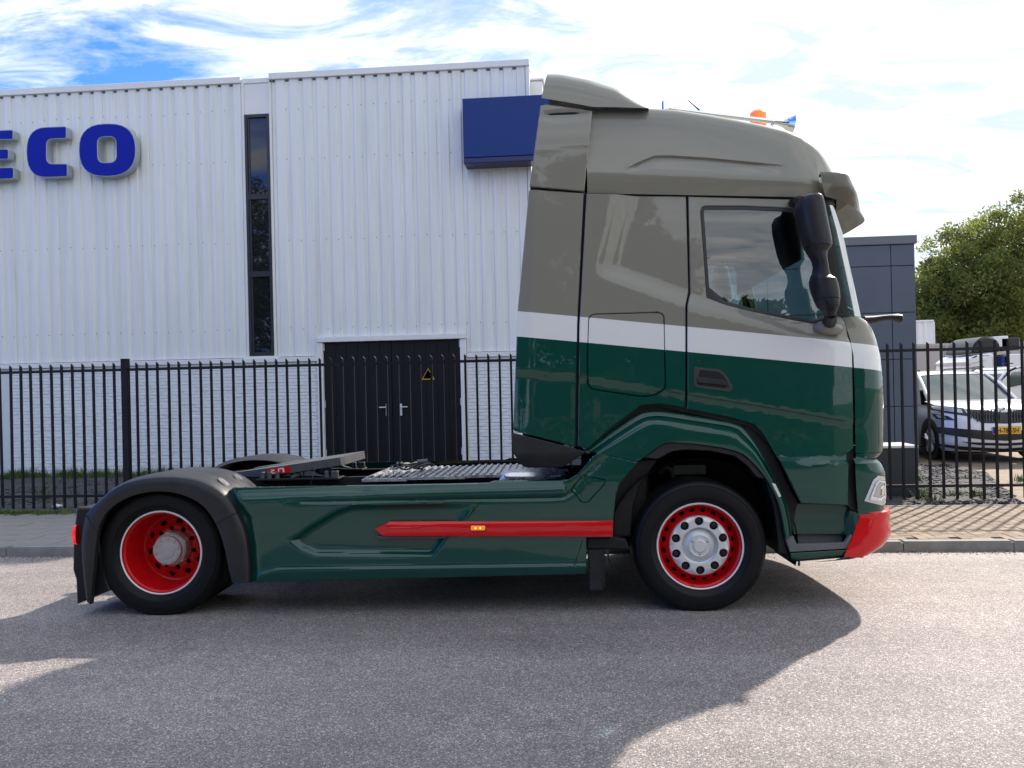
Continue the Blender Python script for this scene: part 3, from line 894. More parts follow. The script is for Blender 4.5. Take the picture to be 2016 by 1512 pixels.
# ================================================================== BACKGROUND THINGS, RIGHT
def leaf_mat(name, col, trans):
    m = bpy.data.materials.new(name); m.use_nodes = True
    t = m.node_tree; t.nodes.clear()
    o = t.nodes.new('ShaderNodeOutputMaterial'); d = t.nodes.new('ShaderNodeBsdfDiffuse'); tr = t.nodes.new('ShaderNodeBsdfTranslucent')
    mi = t.nodes.new('ShaderNodeMixShader'); mi.inputs[0].default_value = trans
    tcn = t.nodes.new('ShaderNodeTexCoord'); n = t.nodes.new('ShaderNodeTexNoise'); n.inputs['Scale'].default_value = 0.9; n.inputs['Detail'].default_value = 8; n.inputs['Roughness'].default_value = .75
    t.links.new(tcn.outputs['Object'], n.inputs['Vector'])
    r = t.nodes.new('ShaderNodeValToRGB'); e = r.color_ramp.elements
    e[0].position = .32; e[0].color = (col[0]*.6, col[1]*.65, col[2]*.7, 1); e[1].position = .7; e[1].color = (col[0]*1.7, col[1]*1.45, col[2]*1.0, 1)
    t.links.new(n.outputs[0], r.inputs[0])
    t.links.new(r.outputs[0], d.inputs[0]); t.links.new(r.outputs[0], tr.inputs[0])
    t.links.new(d.outputs[0], mi.inputs[1]); t.links.new(tr.outputs[0], mi.inputs[2]); t.links.new(mi.outputs[0], o.inputs[0])
    return m
m_leaf = leaf_mat('leaves olive green', (0.19, 0.235, 0.085), .6)
m_leaf2 = leaf_mat('leaves mid green', (0.10, 0.14, 0.045), .4)
m_leaf3 = leaf_mat('leaves dark green', (0.05, 0.075, 0.022), .3)
m_bark = mat('bark', (0.07, 0.055, 0.042), .9, var=.3, bump=.6, bscale=18)
def tree(x, y, h, rad, label, n=9000, ls=.16, m=None, zc=.58, trunk_h=.35, group=None, low=False):
    root = tag(empty('tree', (x, y, 0)), label, 'tree', group)
    # trunk with limbs
    bm = bmesh.new()
    tr = [Vector((0, 0, -.05)), Vector((.05, .02, h*.2)), Vector((-.05, .06, h*.4)), Vector((.06, 0, h*.62)), Vector((0, .05, h*.85))]
    tube_bm(bm, tr, [h*.022, h*.018, h*.014, h*.009, h*.003], 8)
    tips = []
    for k in range(14):
        a = random.uniform(0, 6.28); s = random.uniform(.25, .75); b = Vector((0, 0, h*s))
        L = rad*random.uniform(.5, .95); e = b + Vector((math.cos(a)*L, math.sin(a)*L, L*random.uniform(.2, .7)))
        mid = b.lerp(e, .5) + Vector((0, 0, -.1*L))
        tube_bm(bm, [b, mid, e], [h*.008, h*.005, h*.0015], 5); tips.append(e)
    obj_bm('trunk', bm, m_bark, root)
    # crown: leaf faces gathered in clumps
    nc = 110
    cs = []
    while len(cs) < nc:
        p = rng.normal(0, .5, 3); q = np.linalg.norm(p)
        if q > 1: continue
        p = p/max(q, .01)*(q**.55)
        zt = p[2]
        wv = 1 - .25*max(0, zt) - .15*max(0, -zt)
        zlo = h*(.15 if low else trunk_h)
        cs.append((p[0]*rad*wv, p[1]*rad*wv, zlo + (h - zlo)*(.5 + .5*zt)*.97, rad*rng.uniform(.13, .30)))
    cs = np.array(cs)
    idx = rng.integers(0, nc, n)
    d = rng.normal(0, 1, (n, 3)); d /= np.linalg.norm(d, axis=1)[:, None]
    rr = rng.random(n)**.45
    C = cs[idx, :3] + d*rr[:, None]*cs[idx, 3][:, None]*np.array([1.15, 1.15, .85])
    u = rng.normal(0, 1, (n, 3)); u /= np.linalg.norm(u, axis=1)[:, None]
    w = np.cross(u, rng.normal(0, 1, (n, 3))); w /= np.linalg.norm(w, axis=1)[:, None]
    s = ls*rng.uniform(.5, 1.2, n)[:, None]
    V = np.stack([C - u*s, C - w*s*.42, C + u*s, C + w*s*.42], 1).reshape(-1, 3)
    me = bpy.data.meshes.new('crown'); me.vertices.add(4*n); me.vertices.foreach_set('co', V.ravel())
    me.loops.add(4*n); me.loops.foreach_set('vertex_index', np.arange(4*n)); me.polygons.add(n)
    me.polygons.foreach_set('loop_start', np.arange(n)*4); me.polygons.foreach_set('loop_total', np.full(n, 4))
    me.materials.append(m or m_leaf); me.update(calc_edges=True)
    link('crown', me, root)
    return root
def tree_px(u, vtop, depth, rad, label, **k):
    p = at_d(u, vtop, depth)
    return tree(p.x, p.y, p.z, rad, label, low=True, group='trees beyond the yard', **k)
tree_px(1832, 495, 50, 2.6, 'leafy tree just right of the slate office block, lowest of the tree row', n=15000)
tree_px(1895, 432, 48, 3.4, 'round leafy tree behind the beige yard wall, second from the office block', n=17000, ls=.14)
tree_px(1965, 405, 50, 3.4, 'broad leafy tree above the dark-roofed lorry, third from the office block', n=17000, ls=.14)
tree_px(2030, 362, 47, 3.6, 'tallest leafy tree of the row, cut by the right picture edge', n=17000, ls=.14)
tree_px(1860, 560, 60, 3.5, 'darker tree filling the gap low behind the second and first trees of the row', n=12000, m=m_leaf2)
tree_px(1935, 545, 60, 4.0, 'darker tree standing behind the lorry roof between two lighter crowns', n=12000, m=m_leaf2)
tree_px(2010, 540, 60, 4.0, 'darker tree low behind the tallest tree at the right', n=12000, m=m_leaf2)

# beige yard wall with coping
m_beige = mat('beige render', (0.42, 0.38, 0.37), .8, var=.05, vscale=1)
YB = at_d(1850, 700, 30).y
b0, b1 = at_y(1795, 700, YB), at_y(2120, 700, YB); bz = at_y(1860, 676, YB).z
yw = tag(empty('yard_wall', (b0.x, YB, 0)), 'plain beige boundary wall behind the parked white car', 'wall')
n_ = 5; w_ = (b1.x - b0.x)/n_
for k in range(n_):
    box_obj('wall_panel', k*w_ + .01, (k+1)*w_ - .01, 0, .18, 0, bz - .10, m_beige, yw, .005)
box_obj('coping', 0, b1.x - b0.x, -.03, .21, bz - .098, bz, mat('beige coping', (0.40, 0.37, 0.36), .8), yw, .005)
# ribbed container
YCn = at_d(1820, 700, 36).y
c0_, c1_ = at_y(1795, 700, YCn), at_y(1840, 700, YCn); cz = at_y(1825, 630, YCn).z
ct = tag(empty('container', (c0_.x, YCn, 0)), 'pale ribbed steel container standing above the beige wall next to the office block', 'container')
xs = []; k = 0; L_ = c1_.x - c0_.x
while k*.28 < L_ - .2: xs += [(k*.28, 0), (k*.28 + .12, 0), (k*.28 + .15, .05), (k*.28 + .25, .05)]; k += 1
xs.append((L_, 0))
grid_obj('ribbed_side', [[(x, d, z) for x, d in xs] for z in (0, cz - .08)], m_clad, ct, angle=20)
box_obj('top_rail', 0, L_, -.03, 2.4, cz - .079, cz, m_clad, ct, .01)
box_obj('end_wall', L_ + .001, L_ + .04, .0, 2.4, 0, cz - .08, m_clad, ct)

# ---------- white SUV, nose towards the street.  local: x to the right in the picture, y backwards, z up
m_car = mat('white car paint', (0.74, 0.75, 0.76), 0.3, coat=1.0)
m_carblk = mat('black car trim', (0.012, 0.012, 0.014), .35)
m_carglass = mat('car windscreen glass', (0.03, 0.045, 0.045), .03, spec=.9, coat=.5, ior=1.7)
DF = 14.7
fc = at_d(1981, 820, DF)
suv = tag(empty('car', (fc.x, fc.y, PZ)), 'white parked SUV with yellow number plate facing the street behind the fence', 'car')
def cpx(u, v): p = at_y(u, v, fc.y); return (p.x - fc.x, p.z - PZ)
zprof = [(.18, .14), (.25, .06), (.36, .01), (.50, 0), (.62, .015), (.78, .03), (.90, .08), (.98, .16), (1.02, .25)]
def fsurf(x, z): return interp(zprof, z) + .30*(abs(x)/.94)**4.2
def plan_row(z, wz, y_end=4.55):
    ws_ = wz
    pts = []
    for k in range(0, 21):
        x = -ws_ + 2*ws_*k/20
        pts.append((x, fsurf(x*.94/ws_*1.0, z), z))
    left = [(-ws_, y, z) for y in (y_end, 3.4, 2.2, 1.2, .7)]; right = [(ws_, y, z) for y in (.7, 1.2, 2.2, 3.4, y_end)]
    return left + pts + right
rows = [plan_row(z, w) for z, w in ((.20, .86), (.28, .91), (.40, .935), (.55, .925), (.70, .93), (.82, .94), (.90, .925), (.96, .90))]
grid_obj('body', rows, m_car, suv, angle=40)
# hood
hr = []
for k in range(9):
    t = k/8; y0 = t
    row = []
    for j in range(21):
        x = -.90 + 1.8*j/20
        ys_ = fsurf(x*.94/.9, .96); y = ys_ + (1.22 - ys_)*t
        z = .96 + (.13*(t**.6)) + .03*ss(1 - abs(abs(x) - .0)/.62)*math.sin(math.pi*min(1, t*1.1))
        if abs(x) > .82: z -= .02*(abs(x) - .82)/.08
        row.append((x, y, z))
    hr.append(row)
grid_obj('bonnet', hr, m_car, suv, angle=40)
# windscreen, roof, side glass
def cr_(t, y, z, w, drop=.04): return [(w*s, y + .10*abs(s)**2.2, z - drop*abs(s)**3) for s in [-1 + 2*j/12 for j in range(13)]]
grid_obj('windscreen', [cr_(0, 1.20, 1.08, .76, .01), cr_(0, 1.62, 1.36, .70, .02), cr_(0, 2.02, 1.585, .63, .03)], m_carglass, suv)
grid_obj('roof', [cr_(0, 2.015, 1.59, .64, .03), cr_(0, 2.3, 1.645, .62, .035), cr_(0, 3.2, 1.67, .61, .035), cr_(0, 4.3, 1.60, .58, .04)], m_car, suv)
for s in (-1, 1):
    grid_obj('side_window', [[(s*.93, 1.3, 1.0), (s*.93, 2.9, 1.03), (s*.92, 4.3, 1.06)], [(s*.65, 2.14, 1.56), (s*.645, 3.2, 1.62), (s*.62, 4.1, 1.58)]], m_carglass, suv)
    tube('pillar', [(s*.80, 1.27, 1.07), (s*.73, 1.70, 1.36), (s*.65, 2.14, 1.57)], .035, m_car, suv)
    tube('roof_rail', [(s*.60, 2.2, 1.66), (s*.60, 2.5, 1.70), (s*.60, 3.9, 1.69), (s*.59, 4.1, 1.64)], .016, m_carblk, suv)
    grid_obj('shoulder', [[(s*.90, .45, .955), (s*.90, 1.25, .955), (s*.90, 4.5, .955)], [(s*.86, .5, 1.0), (s*.93, 1.3, 1.005), (s*.92, 4.45, 1.06)]], m_car, suv)
    # door mirror
    bm = bmesh.new(); bmesh.ops.create_icosphere(bm, subdivisions=2, radius=.11, matrix=Matrix.Translation((s*1.06, 1.42, 1.12)) @ Matrix.Diagonal((1.05, .6, .75, 1)))
    obj_bm('door_mirror', bm, m_car, suv)
    # wheel with spokes
    for yy in (.92, 3.7):
        wr = lathe('wheel_arch', [(.405, 0), (.405, .012), (.33, .012), (.33, -.1)], m_carblk, suv, 32, (0, 0, 0)); wr.rotation_euler = (0, 0, R(90)*s); wr.location = (s*.932, yy, .37)
        w_ = lathe('tyre', [(.22, -.20), (.33, -.20), (.35, -.17), (.35, -.02), (.335, .012), (.25, .015), (.24, 0)], m_tyre, suv, 32); w_.rotation_euler = (0, 0, R(90)*s); w_.location = (s*.93, yy, .355)
        bm = bmesh.new()
        for k in range(5):
            a = 2*math.pi*k/5 + .3
            for da in (-.13, .13):
                tube_bm(bm, [(0, 0, 0), (math.cos(a + da)*.23, -.0, math.sin(a + da)*.23)], [.03, .02], 4)
        bmesh.ops.create_cone(bm, cap_ends=True, segments=32, radius1=.245, radius2=.245, depth=.01, matrix=Matrix.Translation((0, .08, 0)) @ Matrix.Rotation(R(90), 4, 'X'))
        rr_ = obj_bm('rim', bm, m_silver, suv); rr_.rotation_euler = (0, 0, R(90)*s); rr_.location = (s*.93, yy, .355)
def onf(off): return lambda x, z: -(fsurf(x, z)) + off
def cpart(name, pts, m, off=.006, sym=True, par=None, grid=.04):
    pl = [cpx(*p) for p in pts]
    o = region(name, pl, [], onf(off), m, par or suv, grid=grid, th=.02, edge=.003)
    if sym:
        region(name, [(-x, z) for x, z in pl], [], onf(off), m, par or suv, grid=grid, th=.02, edge=.003)
    return o
m_lamp = mat('lamp lens', (0.35, 0.38, 0.40), .08, coat=1.0, metal=.3)
hl_ = [(1856, 798), (1880, 801), (1907, 804), (1911, 820), (1879, 814), (1858, 809)]
cpart('headlight', hl_, m_carblk, .008)
cpart('headlight_lens', [(1862, 801), (1880, 803), (1902, 806), (1903, 814), (1880, 811), (1862, 807)], m_lamp, .013)
cpart('fog_light', [(1858, 816), (1879, 820), (1889, 828), (1864, 827)], m_carblk, .008)
cpart('fog_lens', [(1863, 818.5), (1873, 820.5), (1876, 825.5), (1866, 824.5)], m_lamp, .012)
gp = [cpx(*p) for p in [(1910, 806), (1950, 806.5), (1968, 811), (1981, 812), (1981, 834), (1936, 833), (1920, 824)]]
gp = gp[:-3] + gp[-3:]
full = gp[:4] + [(-x, z) for x, z in gp[:3][::-1]] + [(-x, z) for x, z in gp[5:][::-1]] + [gp[5], gp[6]]
full = [gp[0], gp[1], gp[2], (0, gp[3][1]), (-gp[2][0], gp[2][1]), (-gp[1][0], gp[1][1]), (-gp[0][0], gp[0][1]), (-gp[6][0], gp[6][1]), (-gp[5][0], gp[5][1]), (0, gp[4][1]), gp[5], gp[6]]
region('grille', full, [], onf(.008), m_carblk, suv, grid=.05, th=.02, edge=.004)
gz0, gz1 = gp[5][1] + .02, gp[0][1] - .02
for k in range(-12, 13):
    x = k*.047
    if abs(x) < .07: continue
    box_obj('grille_slat', x - .006, x + .006, fsurf(x, .8) - .035, fsurf(x, .8) - .006, gz0 + (.06 if abs(x) > .5 else 0), gz1, m_steel, suv, .002)
lo = [cpx(*p) for p in [(1863, 842.5), (1880, 843.5), (1930, 847), (1981, 850)]]; lo2 = [cpx(*p) for p in [(1981, 868), (1930, 865), (1880, 858), (1863, 854.5)]]
region('lower_intake', lo + [(-x, z) for x, z in lo[:3][::-1]] + [(-x, z) for x, z in lo2[1:][::-1]] + lo2, [], onf(.006), m_carblk, suv, grid=.05, th=.02, edge=.003)
lo = [cpx(*p) for p in [(1900, 870.5), (1930, 871.5), (1981, 873)]]; lo2 = [cpx(*p) for p in [(1981, 878), (1930, 876.5), (1912, 874)]]
region('bumper_slot', lo + [(-x, z) for x, z in lo[:2][::-1]] + [(-x, z) for x, z in lo2[1:][::-1]] + lo2, [], onf(.004), m_carblk, suv, grid=.05, th=.02, edge=.002)
lo = [cpx(*p) for p in [(1858, 876), (1900, 880), (1981, 884)]]; lo2 = [cpx(*p) for p in [(1981, 890), (1900, 887), (1866, 881)]]
region('skid_plate', lo + [(-x, z) for x, z in lo[:2][::-1]] + [(-x, z) for x, z in lo2[1:][::-1]] + lo2, [], onf(.006), m_carblk, suv, grid=.05, th=.02, edge=.002)
# winged badge: ring with a winged arrow left as a plain relief
bz_ = cpx(1981, 803)[1]
bd_ = region('badge', circle(0, bz_, .052, 24), [circle(0, bz_, .043, 24)], onf(.022), m_chrome, suv, grid=0, th=.02, edge=.002)
region('badge_core', circle(0, bz_, .042, 20), [], onf(.014), m_carblk, bd_, grid=0, th=.01, edge=.001)
region('badge_wing', [(-.03, bz_ - .012), (.012, bz_ - .012), (.03, bz_ + .004), (.012, bz_ + .02), (.008, bz_ + .006), (-.03, bz_ + .006)], [], onf(.020), m_chrome, bd_, grid=0, th=.006, edge=.001)
px0, pz1 = cpx(1953.5, 840); pz0 = cpx(1953.5, 855)[1]
plt = region('number_plate', rounded([(px0, pz0), (-px0, pz0), (-px0, pz1), (px0, pz1)], .012, 3), [], .016, m_yel, suv, grid=0, th=.012, edge=.002)
region('plate_band', [(px0 + .006, pz0 + .008), (px0 + .045, pz0 + .008), (px0 + .045, pz1 - .008), (px0 + .006, pz1 - .008)], [], .0178, m_blue, plt, grid=0, th=.001, edge=0)
text_obj('plate_text', 'H-789-SH', .112, m_gap, plt, (.02, -.0178, pz0 + .026), extrude=.0008, align='CENTER', sx=.80, bold=.0015)
box_obj('underbody', -.8, .8, .35, 4.3, .16, .3, m_gap, suv)
box_obj('interior', -.7, .7, 1.6, 4.2, .6, 1.25, m_darkint, suv, .05)

# ---------- white van behind
def at_loc(u, v, d): return at_d(u, v, d)
vp = at_d(2040, 800, 19.5)
van = tag(empty('van', (vp.x, vp.y, PZ)), 'white delivery van behind the SUV at the right picture edge', 'van')
def vpx(u, v): p = at_y(u, v, vp.y); return (p.x - vp.x, p.z - PZ)
vb = [vpx(1952, 800), vpx(1956, 765), vpx(1968, 748), vpx(1990, 724), vpx(2010, 720), vpx(2100, 720), vpx(2100, 870), vpx(1955, 870)]
region('body', rounded(vb, [.05, .1, .1, .15, .1, .05, .05, .1], 4), [], 0, m_car, van, grid=.15, th=1.7, edge=.05)
vg = [vpx(1983, 752), vpx(1993, 733), vpx(2012, 731), vpx(2014, 757), vpx(1986, 763)]
region('side_window', rounded(vg, .03, 3), [], .015, m_carglass, van, grid=0, th=.03, edge=.004)
vws = [(vb[2][0] - .01, -.02), ]
grid_obj('windscreen', [[(vpx(1958, 762)[0], y, vpx(1958, 757)[1]) for y in (.1, .8, 1.5)], [(vpx(1988, 728)[0], y, vpx(1988, 727)[1]) for y in (.15, .8, 1.45)]], m_carglass, van, solid=.01)
region('door_handle', [vpx(2016, 762), vpx(2024, 762), vpx(2024, 766), vpx(2016, 766)], [], .02, m_carblk, van, grid=0, th=.02, edge=.003)
for u in (1975, 2080):
    c = vpx(u, 868); w_ = lathe('wheel', [(0, .02), (.2, .02), (.22, .035), (.3, .03), (.33, 0), (.33, -.2)], m_tyre, van, 28, (c[0], 0, .33))
box_obj('roof_bar', vpx(1988, 724)[0], vpx(2008, 724)[0], .3, .36, vpx(1990, 716)[1], vpx(1990, 714)[1], m_carblk, van)
# ---------- lorry behind: white cab with dark air deflector
lp_ = at_d(1960, 800, 25)
lor = tag(empty('lorry', (lp_.x, lp_.y, PZ)), 'white lorry cab with a dark roof air deflector behind the parked SUV and van', 'truck')
def lpx(u, v): p = at_y(u, v, lp_.y); return (p.x - lp_.x, p.z - PZ)
region('cab', rounded([lpx(1905, 860), lpx(1900, 760), lpx(1903, 718), lpx(1915, 700), lpx(1958, 694), lpx(1960, 860)], .12, 4), [], 0, m_car, lor, grid=.2, th=2.1, edge=.06)
region('air_deflector', rounded([lpx(1916, 697), lpx(1922, 676), lpx(1936, 663), lpx(1955, 661), lpx(1972, 672), lpx(1976, 692), lpx(1958, 693)], .12, 4), [], -.12, m_carblk, lor, grid=.15, th=1.8, edge=.06)
region('sun_visor', [lpx(1898, 713), lpx(1906, 706), lpx(1938, 704), lpx(1940, 708), lpx(1902, 719)], [], .05, m_car, lor, grid=0, th=2.1, edge=.01)
region('side_window', rounded([lpx(1912, 745), lpx(1914, 722), lpx(1938, 720), lpx(1938, 745)], .04, 3), [], .012, m_carglass, lor, grid=0, th=.02, edge=.004)
region('roof_box', rounded([lpx(1960, 662), lpx(1992, 660), lpx(1992, 682), lpx(1968, 684)], .04, 3), [], -.2, m_car, lor, grid=0, th=1.6, edge=.02)
box_obj('rear_wall', lpx(1978, 700)[0], lpx(2016, 700)[0], .2, 2.2, lpx(1990, 690)[1], lpx(1990, 664)[1], m_carblk, lor, .03)
for k, c in enumerate((m_blue2, m_carblk, m_blue2)):
    box_obj('crate', lpx(1959 + k*8, 0)[0] + .01, lpx(1967 + k*8, 0)[0] - .01, .1, .8, lpx(1960, 724)[1], lpx(1960, 702)[1], c, lor, .01)
box_obj('box_body', lpx(1985, 700)[0], lpx(2100, 700)[0], .0, 2.3, lpx(1990, 850)[1], lpx(1990, 697)[1], m_car, lor, .03)
for u in (1925, 2060):
    c = lpx(u, 850); lathe('wheel', [(0, .0), (.25, .0), (.27, .035), (.44, .03), (.47, 0), (.47, -.25)], m_tyre, lor, 28, (c[0], -.01, .47))

# ================================================================== THE OTHER SIDE OF THE STREET (behind the viewpoint, seen as reflections)
for k, (x, y, h, r, lab, th_) in enumerate([
    (-6.5, -10, 9.5, 3.0, 'large leafy street tree opposite the rear wheel across the road', .2),
    (-2.2, -11, 10.5, 3.0, 'large leafy street tree opposite the side skirt across the road', .2),
    (1.3, -9.5, 9.5, 2.3, 'tall leafy street tree opposite the back of the cab across the road', .16),
    (3.5, -12, 7.0, 2.2, 'slim street tree across the road opposite the front wheel', .12),
    (8.4, -10.5, 4.6, 1.8, 'low street tree across the road beyond the truck nose', .14),
    (12.5, -12, 5.5, 2.2, 'low bushy street tree across the road, far beyond the truck nose', .14),
    (5.6, -9.0, 4.3, 1.7, 'small round street tree across the road opposite the cab door', .22),
    (-15, -11, 12.5, 4.2, 'tallest street tree across the road, well beyond the truck tail', .2),
    (-19, -10, 12, 3.4, 'tall street tree across the road, farthest beyond the truck tail', .15),
    (-11, -14, 9, 3.2, 'leafy street tree across the road just beyond the truck tail', .2)]):
    tree(x, y, h, r, lab, n=24000, ls=.13, m=m_leaf3, group='street trees across the road', trunk_h=th_)
# clipped hedge added out of view to darken the lower paint reflections
V = []; Fc = []
for q in range(16000):
    x, y, z = random.uniform(-18, 12), random.uniform(-8.9, -8.1), random.uniform(0.05, 1.25)
    if random.random() < .6: y = -8.1 + random.uniform(-.05, .05)
    a = rng.normal(0, 1, 3); a /= np.linalg.norm(a); b = np.cross(a, rng.normal(0, 1, 3)); b /= np.linalg.norm(b)
    o = len(V); c = np.array((x, y, z)); V += [c - a*.08, c - b*.04, c + a*.08, c + b*.04]; Fc.append((o, o+1, o+2, o+3))
me = bpy.data.meshes.new('hedge'); me.from_pydata([tuple(v) for v in V], [], Fc); me.materials.append(m_leaf3)
tag(link('hedge', me), 'low clipped hedge added across the road to darken reflections', 'hedge')
hedge = []
strip('verge', [(-60, .04), (-7.2, .04), (-7.1, .0)], -80, 80, m_verge)
YH = -24
ob = tag(empty('low_building', (9, YH, 0)), 'low pale industrial building across the road, far behind the viewpoint', 'building')
box_obj('wall', -14, 14, -8, 0, 0, 3.4, mat('brown brick wall', (.14, .09, .07), .8, var=.2, vscale=3), ob)
box_obj('roof', -14.2, 14.2, -8.2, .2, 3.4, 3.6, m_slate, ob)
for k in range(8):
    box_obj('window', -12 + k*3.1, -10.2 + k*3.1, .001, .04, 1.2, 2.8, m_bglass, ob)
# ================================================================== TRUCK.  local: x forward, -y side towards the viewer, z up
PHI, CAMB = R(2.3), R(-1.26)
RT = Matrix.Rotation(PHI, 4, 'Z') @ Matrix.Rotation(CAMB, 4, 'X')
rimP = at_d(1378, 1075, 5.87)
org = rimP - (RT.to_3x3() @ Vector((0, -1.17, .452)))
TM = Matrix.Translation(org) @ RT
TI = TM.inverted(); TI3 = TI.to_3x3(); CL = TI @ CAM
truck = empty('tractor_unit'); truck.matrix_world = TM
tag(truck, 'dark green, white and taupe tractor unit with red wheels, parked at the kerb', 'truck')
def T(u, v, y=-1.25):
    d = TI3 @ ray(u, v); k = (y - CL.y)/d.y; p = CL + d*k
    return (p.x, p.z)
def TL(pts, y=-1.25): return [T(u, v, y) for u, v in pts]
def T3(u, v, y): x, z = T(u, v, y); return Vector((x, y, z))
def part(name, bm, m, **k): return obj_bm(name, bm, m, truck, **k)

# --- livery: the three painted bands of the cab, slanting down to the nose
def livery_mat():
    m, t, b = new_mat('livery paint')
    (x1, z1), (x2, z2) = T(1040, 614), T(1640, 669.5)
    m1 = (z2-z1)/(x2-x1); c1 = z1 - m1*x1
    (x1, z1), (x2, z2) = T(1040, 664), T(1640, 719)
    m2 = (z2-z1)/(x2-x1); c2 = z1 - m2*x1
    tcn = t.nodes.new('ShaderNodeTexCoord'); sp_ = t.nodes.new('ShaderNodeSeparateXYZ'); t.links.new(tcn.outputs['Object'], sp_.inputs[0])
    def M(op, a, b_=None):
        n = t.nodes.new('ShaderNodeMath'); n.operation = op
        for i, v in enumerate((a, b_)):
            if v is None: continue
            if isinstance(v, (int, float)): n.inputs[i].default_value = v
            else: t.links.new(v, n.inputs[i])
        return n.outputs[0]
    g1 = M('GREATER_THAN', M('SUBTRACT', sp_.outputs[2], M('ADD', M('MULTIPLY', sp_.outputs[0], m1), c1)), 0.0)
    g2 = M('GREATER_THAN', M('SUBTRACT', sp_.outputs[2], M('ADD', M('MULTIPLY', sp_.outputs[0], m2), c2)), 0.0)
    a = t.nodes.new('ShaderNodeMix'); a.data_type = 'RGBA'; a.inputs[6].default_value = (*GREEN, 1); a.inputs[7].default_value = (0.74, 0.75, 0.76, 1); t.links.new(g2, a.inputs[0])
    c = t.nodes.new('ShaderNodeMix'); c.data_type = 'RGBA'; t.links.new(a.outputs[2], c.inputs[6]); c.inputs[7].default_value = (*TAUPE, 1); t.links.new(g1, c.inputs[0])
    t.links.new(c.outputs[2], b.inputs['Base Color'])
    b.inputs['Roughness'].default_value = .45; b.inputs['Specular IOR Level'].default_value = .1; b.inputs['Coat Weight'].default_value = 1; b.inputs['Coat Roughness'].default_value = .02
    # very slight orange-peel waviness of real sheet metal
    n = t.nodes.new('ShaderNodeTexNoise'); n.inputs['Scale'].default_value = 3.0; n.inputs['Detail'].default_value = 2; t.links.new(tcn.outputs['Object'], n.inputs['Vector'])
    bp = t.nodes.new('ShaderNodeBump'); bp.inputs['Strength'].default_value = .035; bp.inputs['Distance'].default_value = .02
    t.links.new(n.outputs[0], bp.inputs['Height']); t.links.new(bp.outputs[0], b.inputs['Coat Normal']); 
    return m
m_liv = livery_mat()

# --- cab side surface
def line(pts, y=-1.25): return TL(pts, y)
LA = line([(1150, 515), (1222, 524), (1355, 573), (1500, 612), (1640, 648), (1700, 662)])
LB = line([(1150, 543), (1190, 549), (1355, 606), (1500, 640), (1640, 672), (1700, 684)])
LC = line([(1000, 730), (1136, 742), (1310, 770), (1500, 800), (1690, 833)])
LD = line([(1500, 897), (1527, 898.5), (1655, 905), (1690, 903)])
bl0, bl1 = T(1205, 380), T(1165, 540)
br0, br1 = T(1256, 380), T(1220, 528)
XN = T(1600, 600)[0]; XDL = T(1512, 890)[0]
def xl_(p0, p1, z): return p0[0] + (p1[0]-p0[0])*(z-p0[1])/(p1[1]-p0[1])
def wcab(x, z):
    w = 1.250 - .004*((z-2.0)/1.0)**2 - .002*(x+1)**2
    tx = ss((x - xl_(bl0, bl1, z))/max(.01, xl_(br0, br1, z) - xl_(bl0, bl1, z)))
    za, zb = interp(LA, x), interp(LB, x)
    tz = ss((z - zb)/(za - zb))
    w -= .045*tx*tz
    zc = interp(LC, x)
    w -= .012*ss((zc - z)/.02)
    if x > XDL: 
        zd = interp(LD, x); w += .045*ss((zd - z)/.03)
    if x > XN: w -= .10*((x-XN)/.45)**2
    return w
LCu = lambda *p: line(list(p))
WIN_O = rounded(line([(1381, 402), (1470, 402), (1604, 408), (1648, 598), (1643, 622), (1609, 637), (1534, 622), (1477, 610), (1431, 598), (1394, 584)]), [.05, 0, .04, .03, .03, .04, 0, 0, 0, .01], 5)
SLEEP = line([(1154, 380), (1354, 382), (1358.5, 574), (1350.5, 602), (1350.5, 804), (1300, 796), (1262, 799), (1200, 846), (1158, 884), (1137, 880), (1140, 640)])
HATCH = rounded(line([(1159, 619), (1307, 615), (1310, 766), (1278, 783), (1158, 765), (1157, 700)]), [.05, .05, .03, .08, .05, 0], 4)
def half(obj_list):
    for o in obj_list: mirror(o)
GAPW = .0035
o1 = region('sleeper_side', inset(SLEEP, GAPW), [inset(HATCH, -GAPW)], wcab, m_liv, truck, grid=.026, edge=.005)
o2 = region('locker_hatch', inset(HATCH, GAPW*.6), [], wcab, m_liv, truck, grid=.026, edge=.005)
DOOR = line([(1356.5, 382), (1614, 389), (1640, 500), (1664, 620), (1676, 640), (1683.5, 690), (1688, 885), (1673, 894), (1671, 996), (1575, 991), (1562, 966), (1530, 900), (1504, 856), (1486, 836), (1440, 823), (1352.8, 806), (1352.8, 602), (1360.5, 575)])
o3 = region('cab_door', inset(DOOR, GAPW), [inset(WIN_O, -.001)], wcab, m_liv, truck, grid=.026, edge=.005)
# door: window seal, glass, handle recess
seal = region('window_seal', WIN_O, [inset(WIN_O, .024)], lambda x, z: wcab(x, z) - .006, m_seal, truck, grid=0.2, th=.03, edge=.003)
gl = region('side_window', inset(WIN_O, .022), [], lambda x, z: wcab(x, z) - .014, m_glass, truck, grid=.1, th=0, edge=0)
HND = rounded(line([(1366, 722), (1416, 727), (1429, 737), (1444, 764), (1438, 772), (1371, 763), (1366, 757)]), .012, 3)
h1 = region('door_handle', HND, [inset(HND, .020)], lambda x, z: wcab(x, z) + .004, m_seal, truck, grid=0, th=.012, edge=.003)
h2 = region('handle_recess', inset(HND, .018), [], lambda x, z: wcab(x, z) - -.0015, m_gap, truck, grid=0, th=.004, edge=0)
h3 = region('handle_grip', rounded(line([(1372, 742), (1425, 748), (1434, 760), (1372, 753)]), .012, 3), [], lambda x, z: wcab(x, z) + .012, m_fender, truck, grid=0, th=.014, edge=.004)
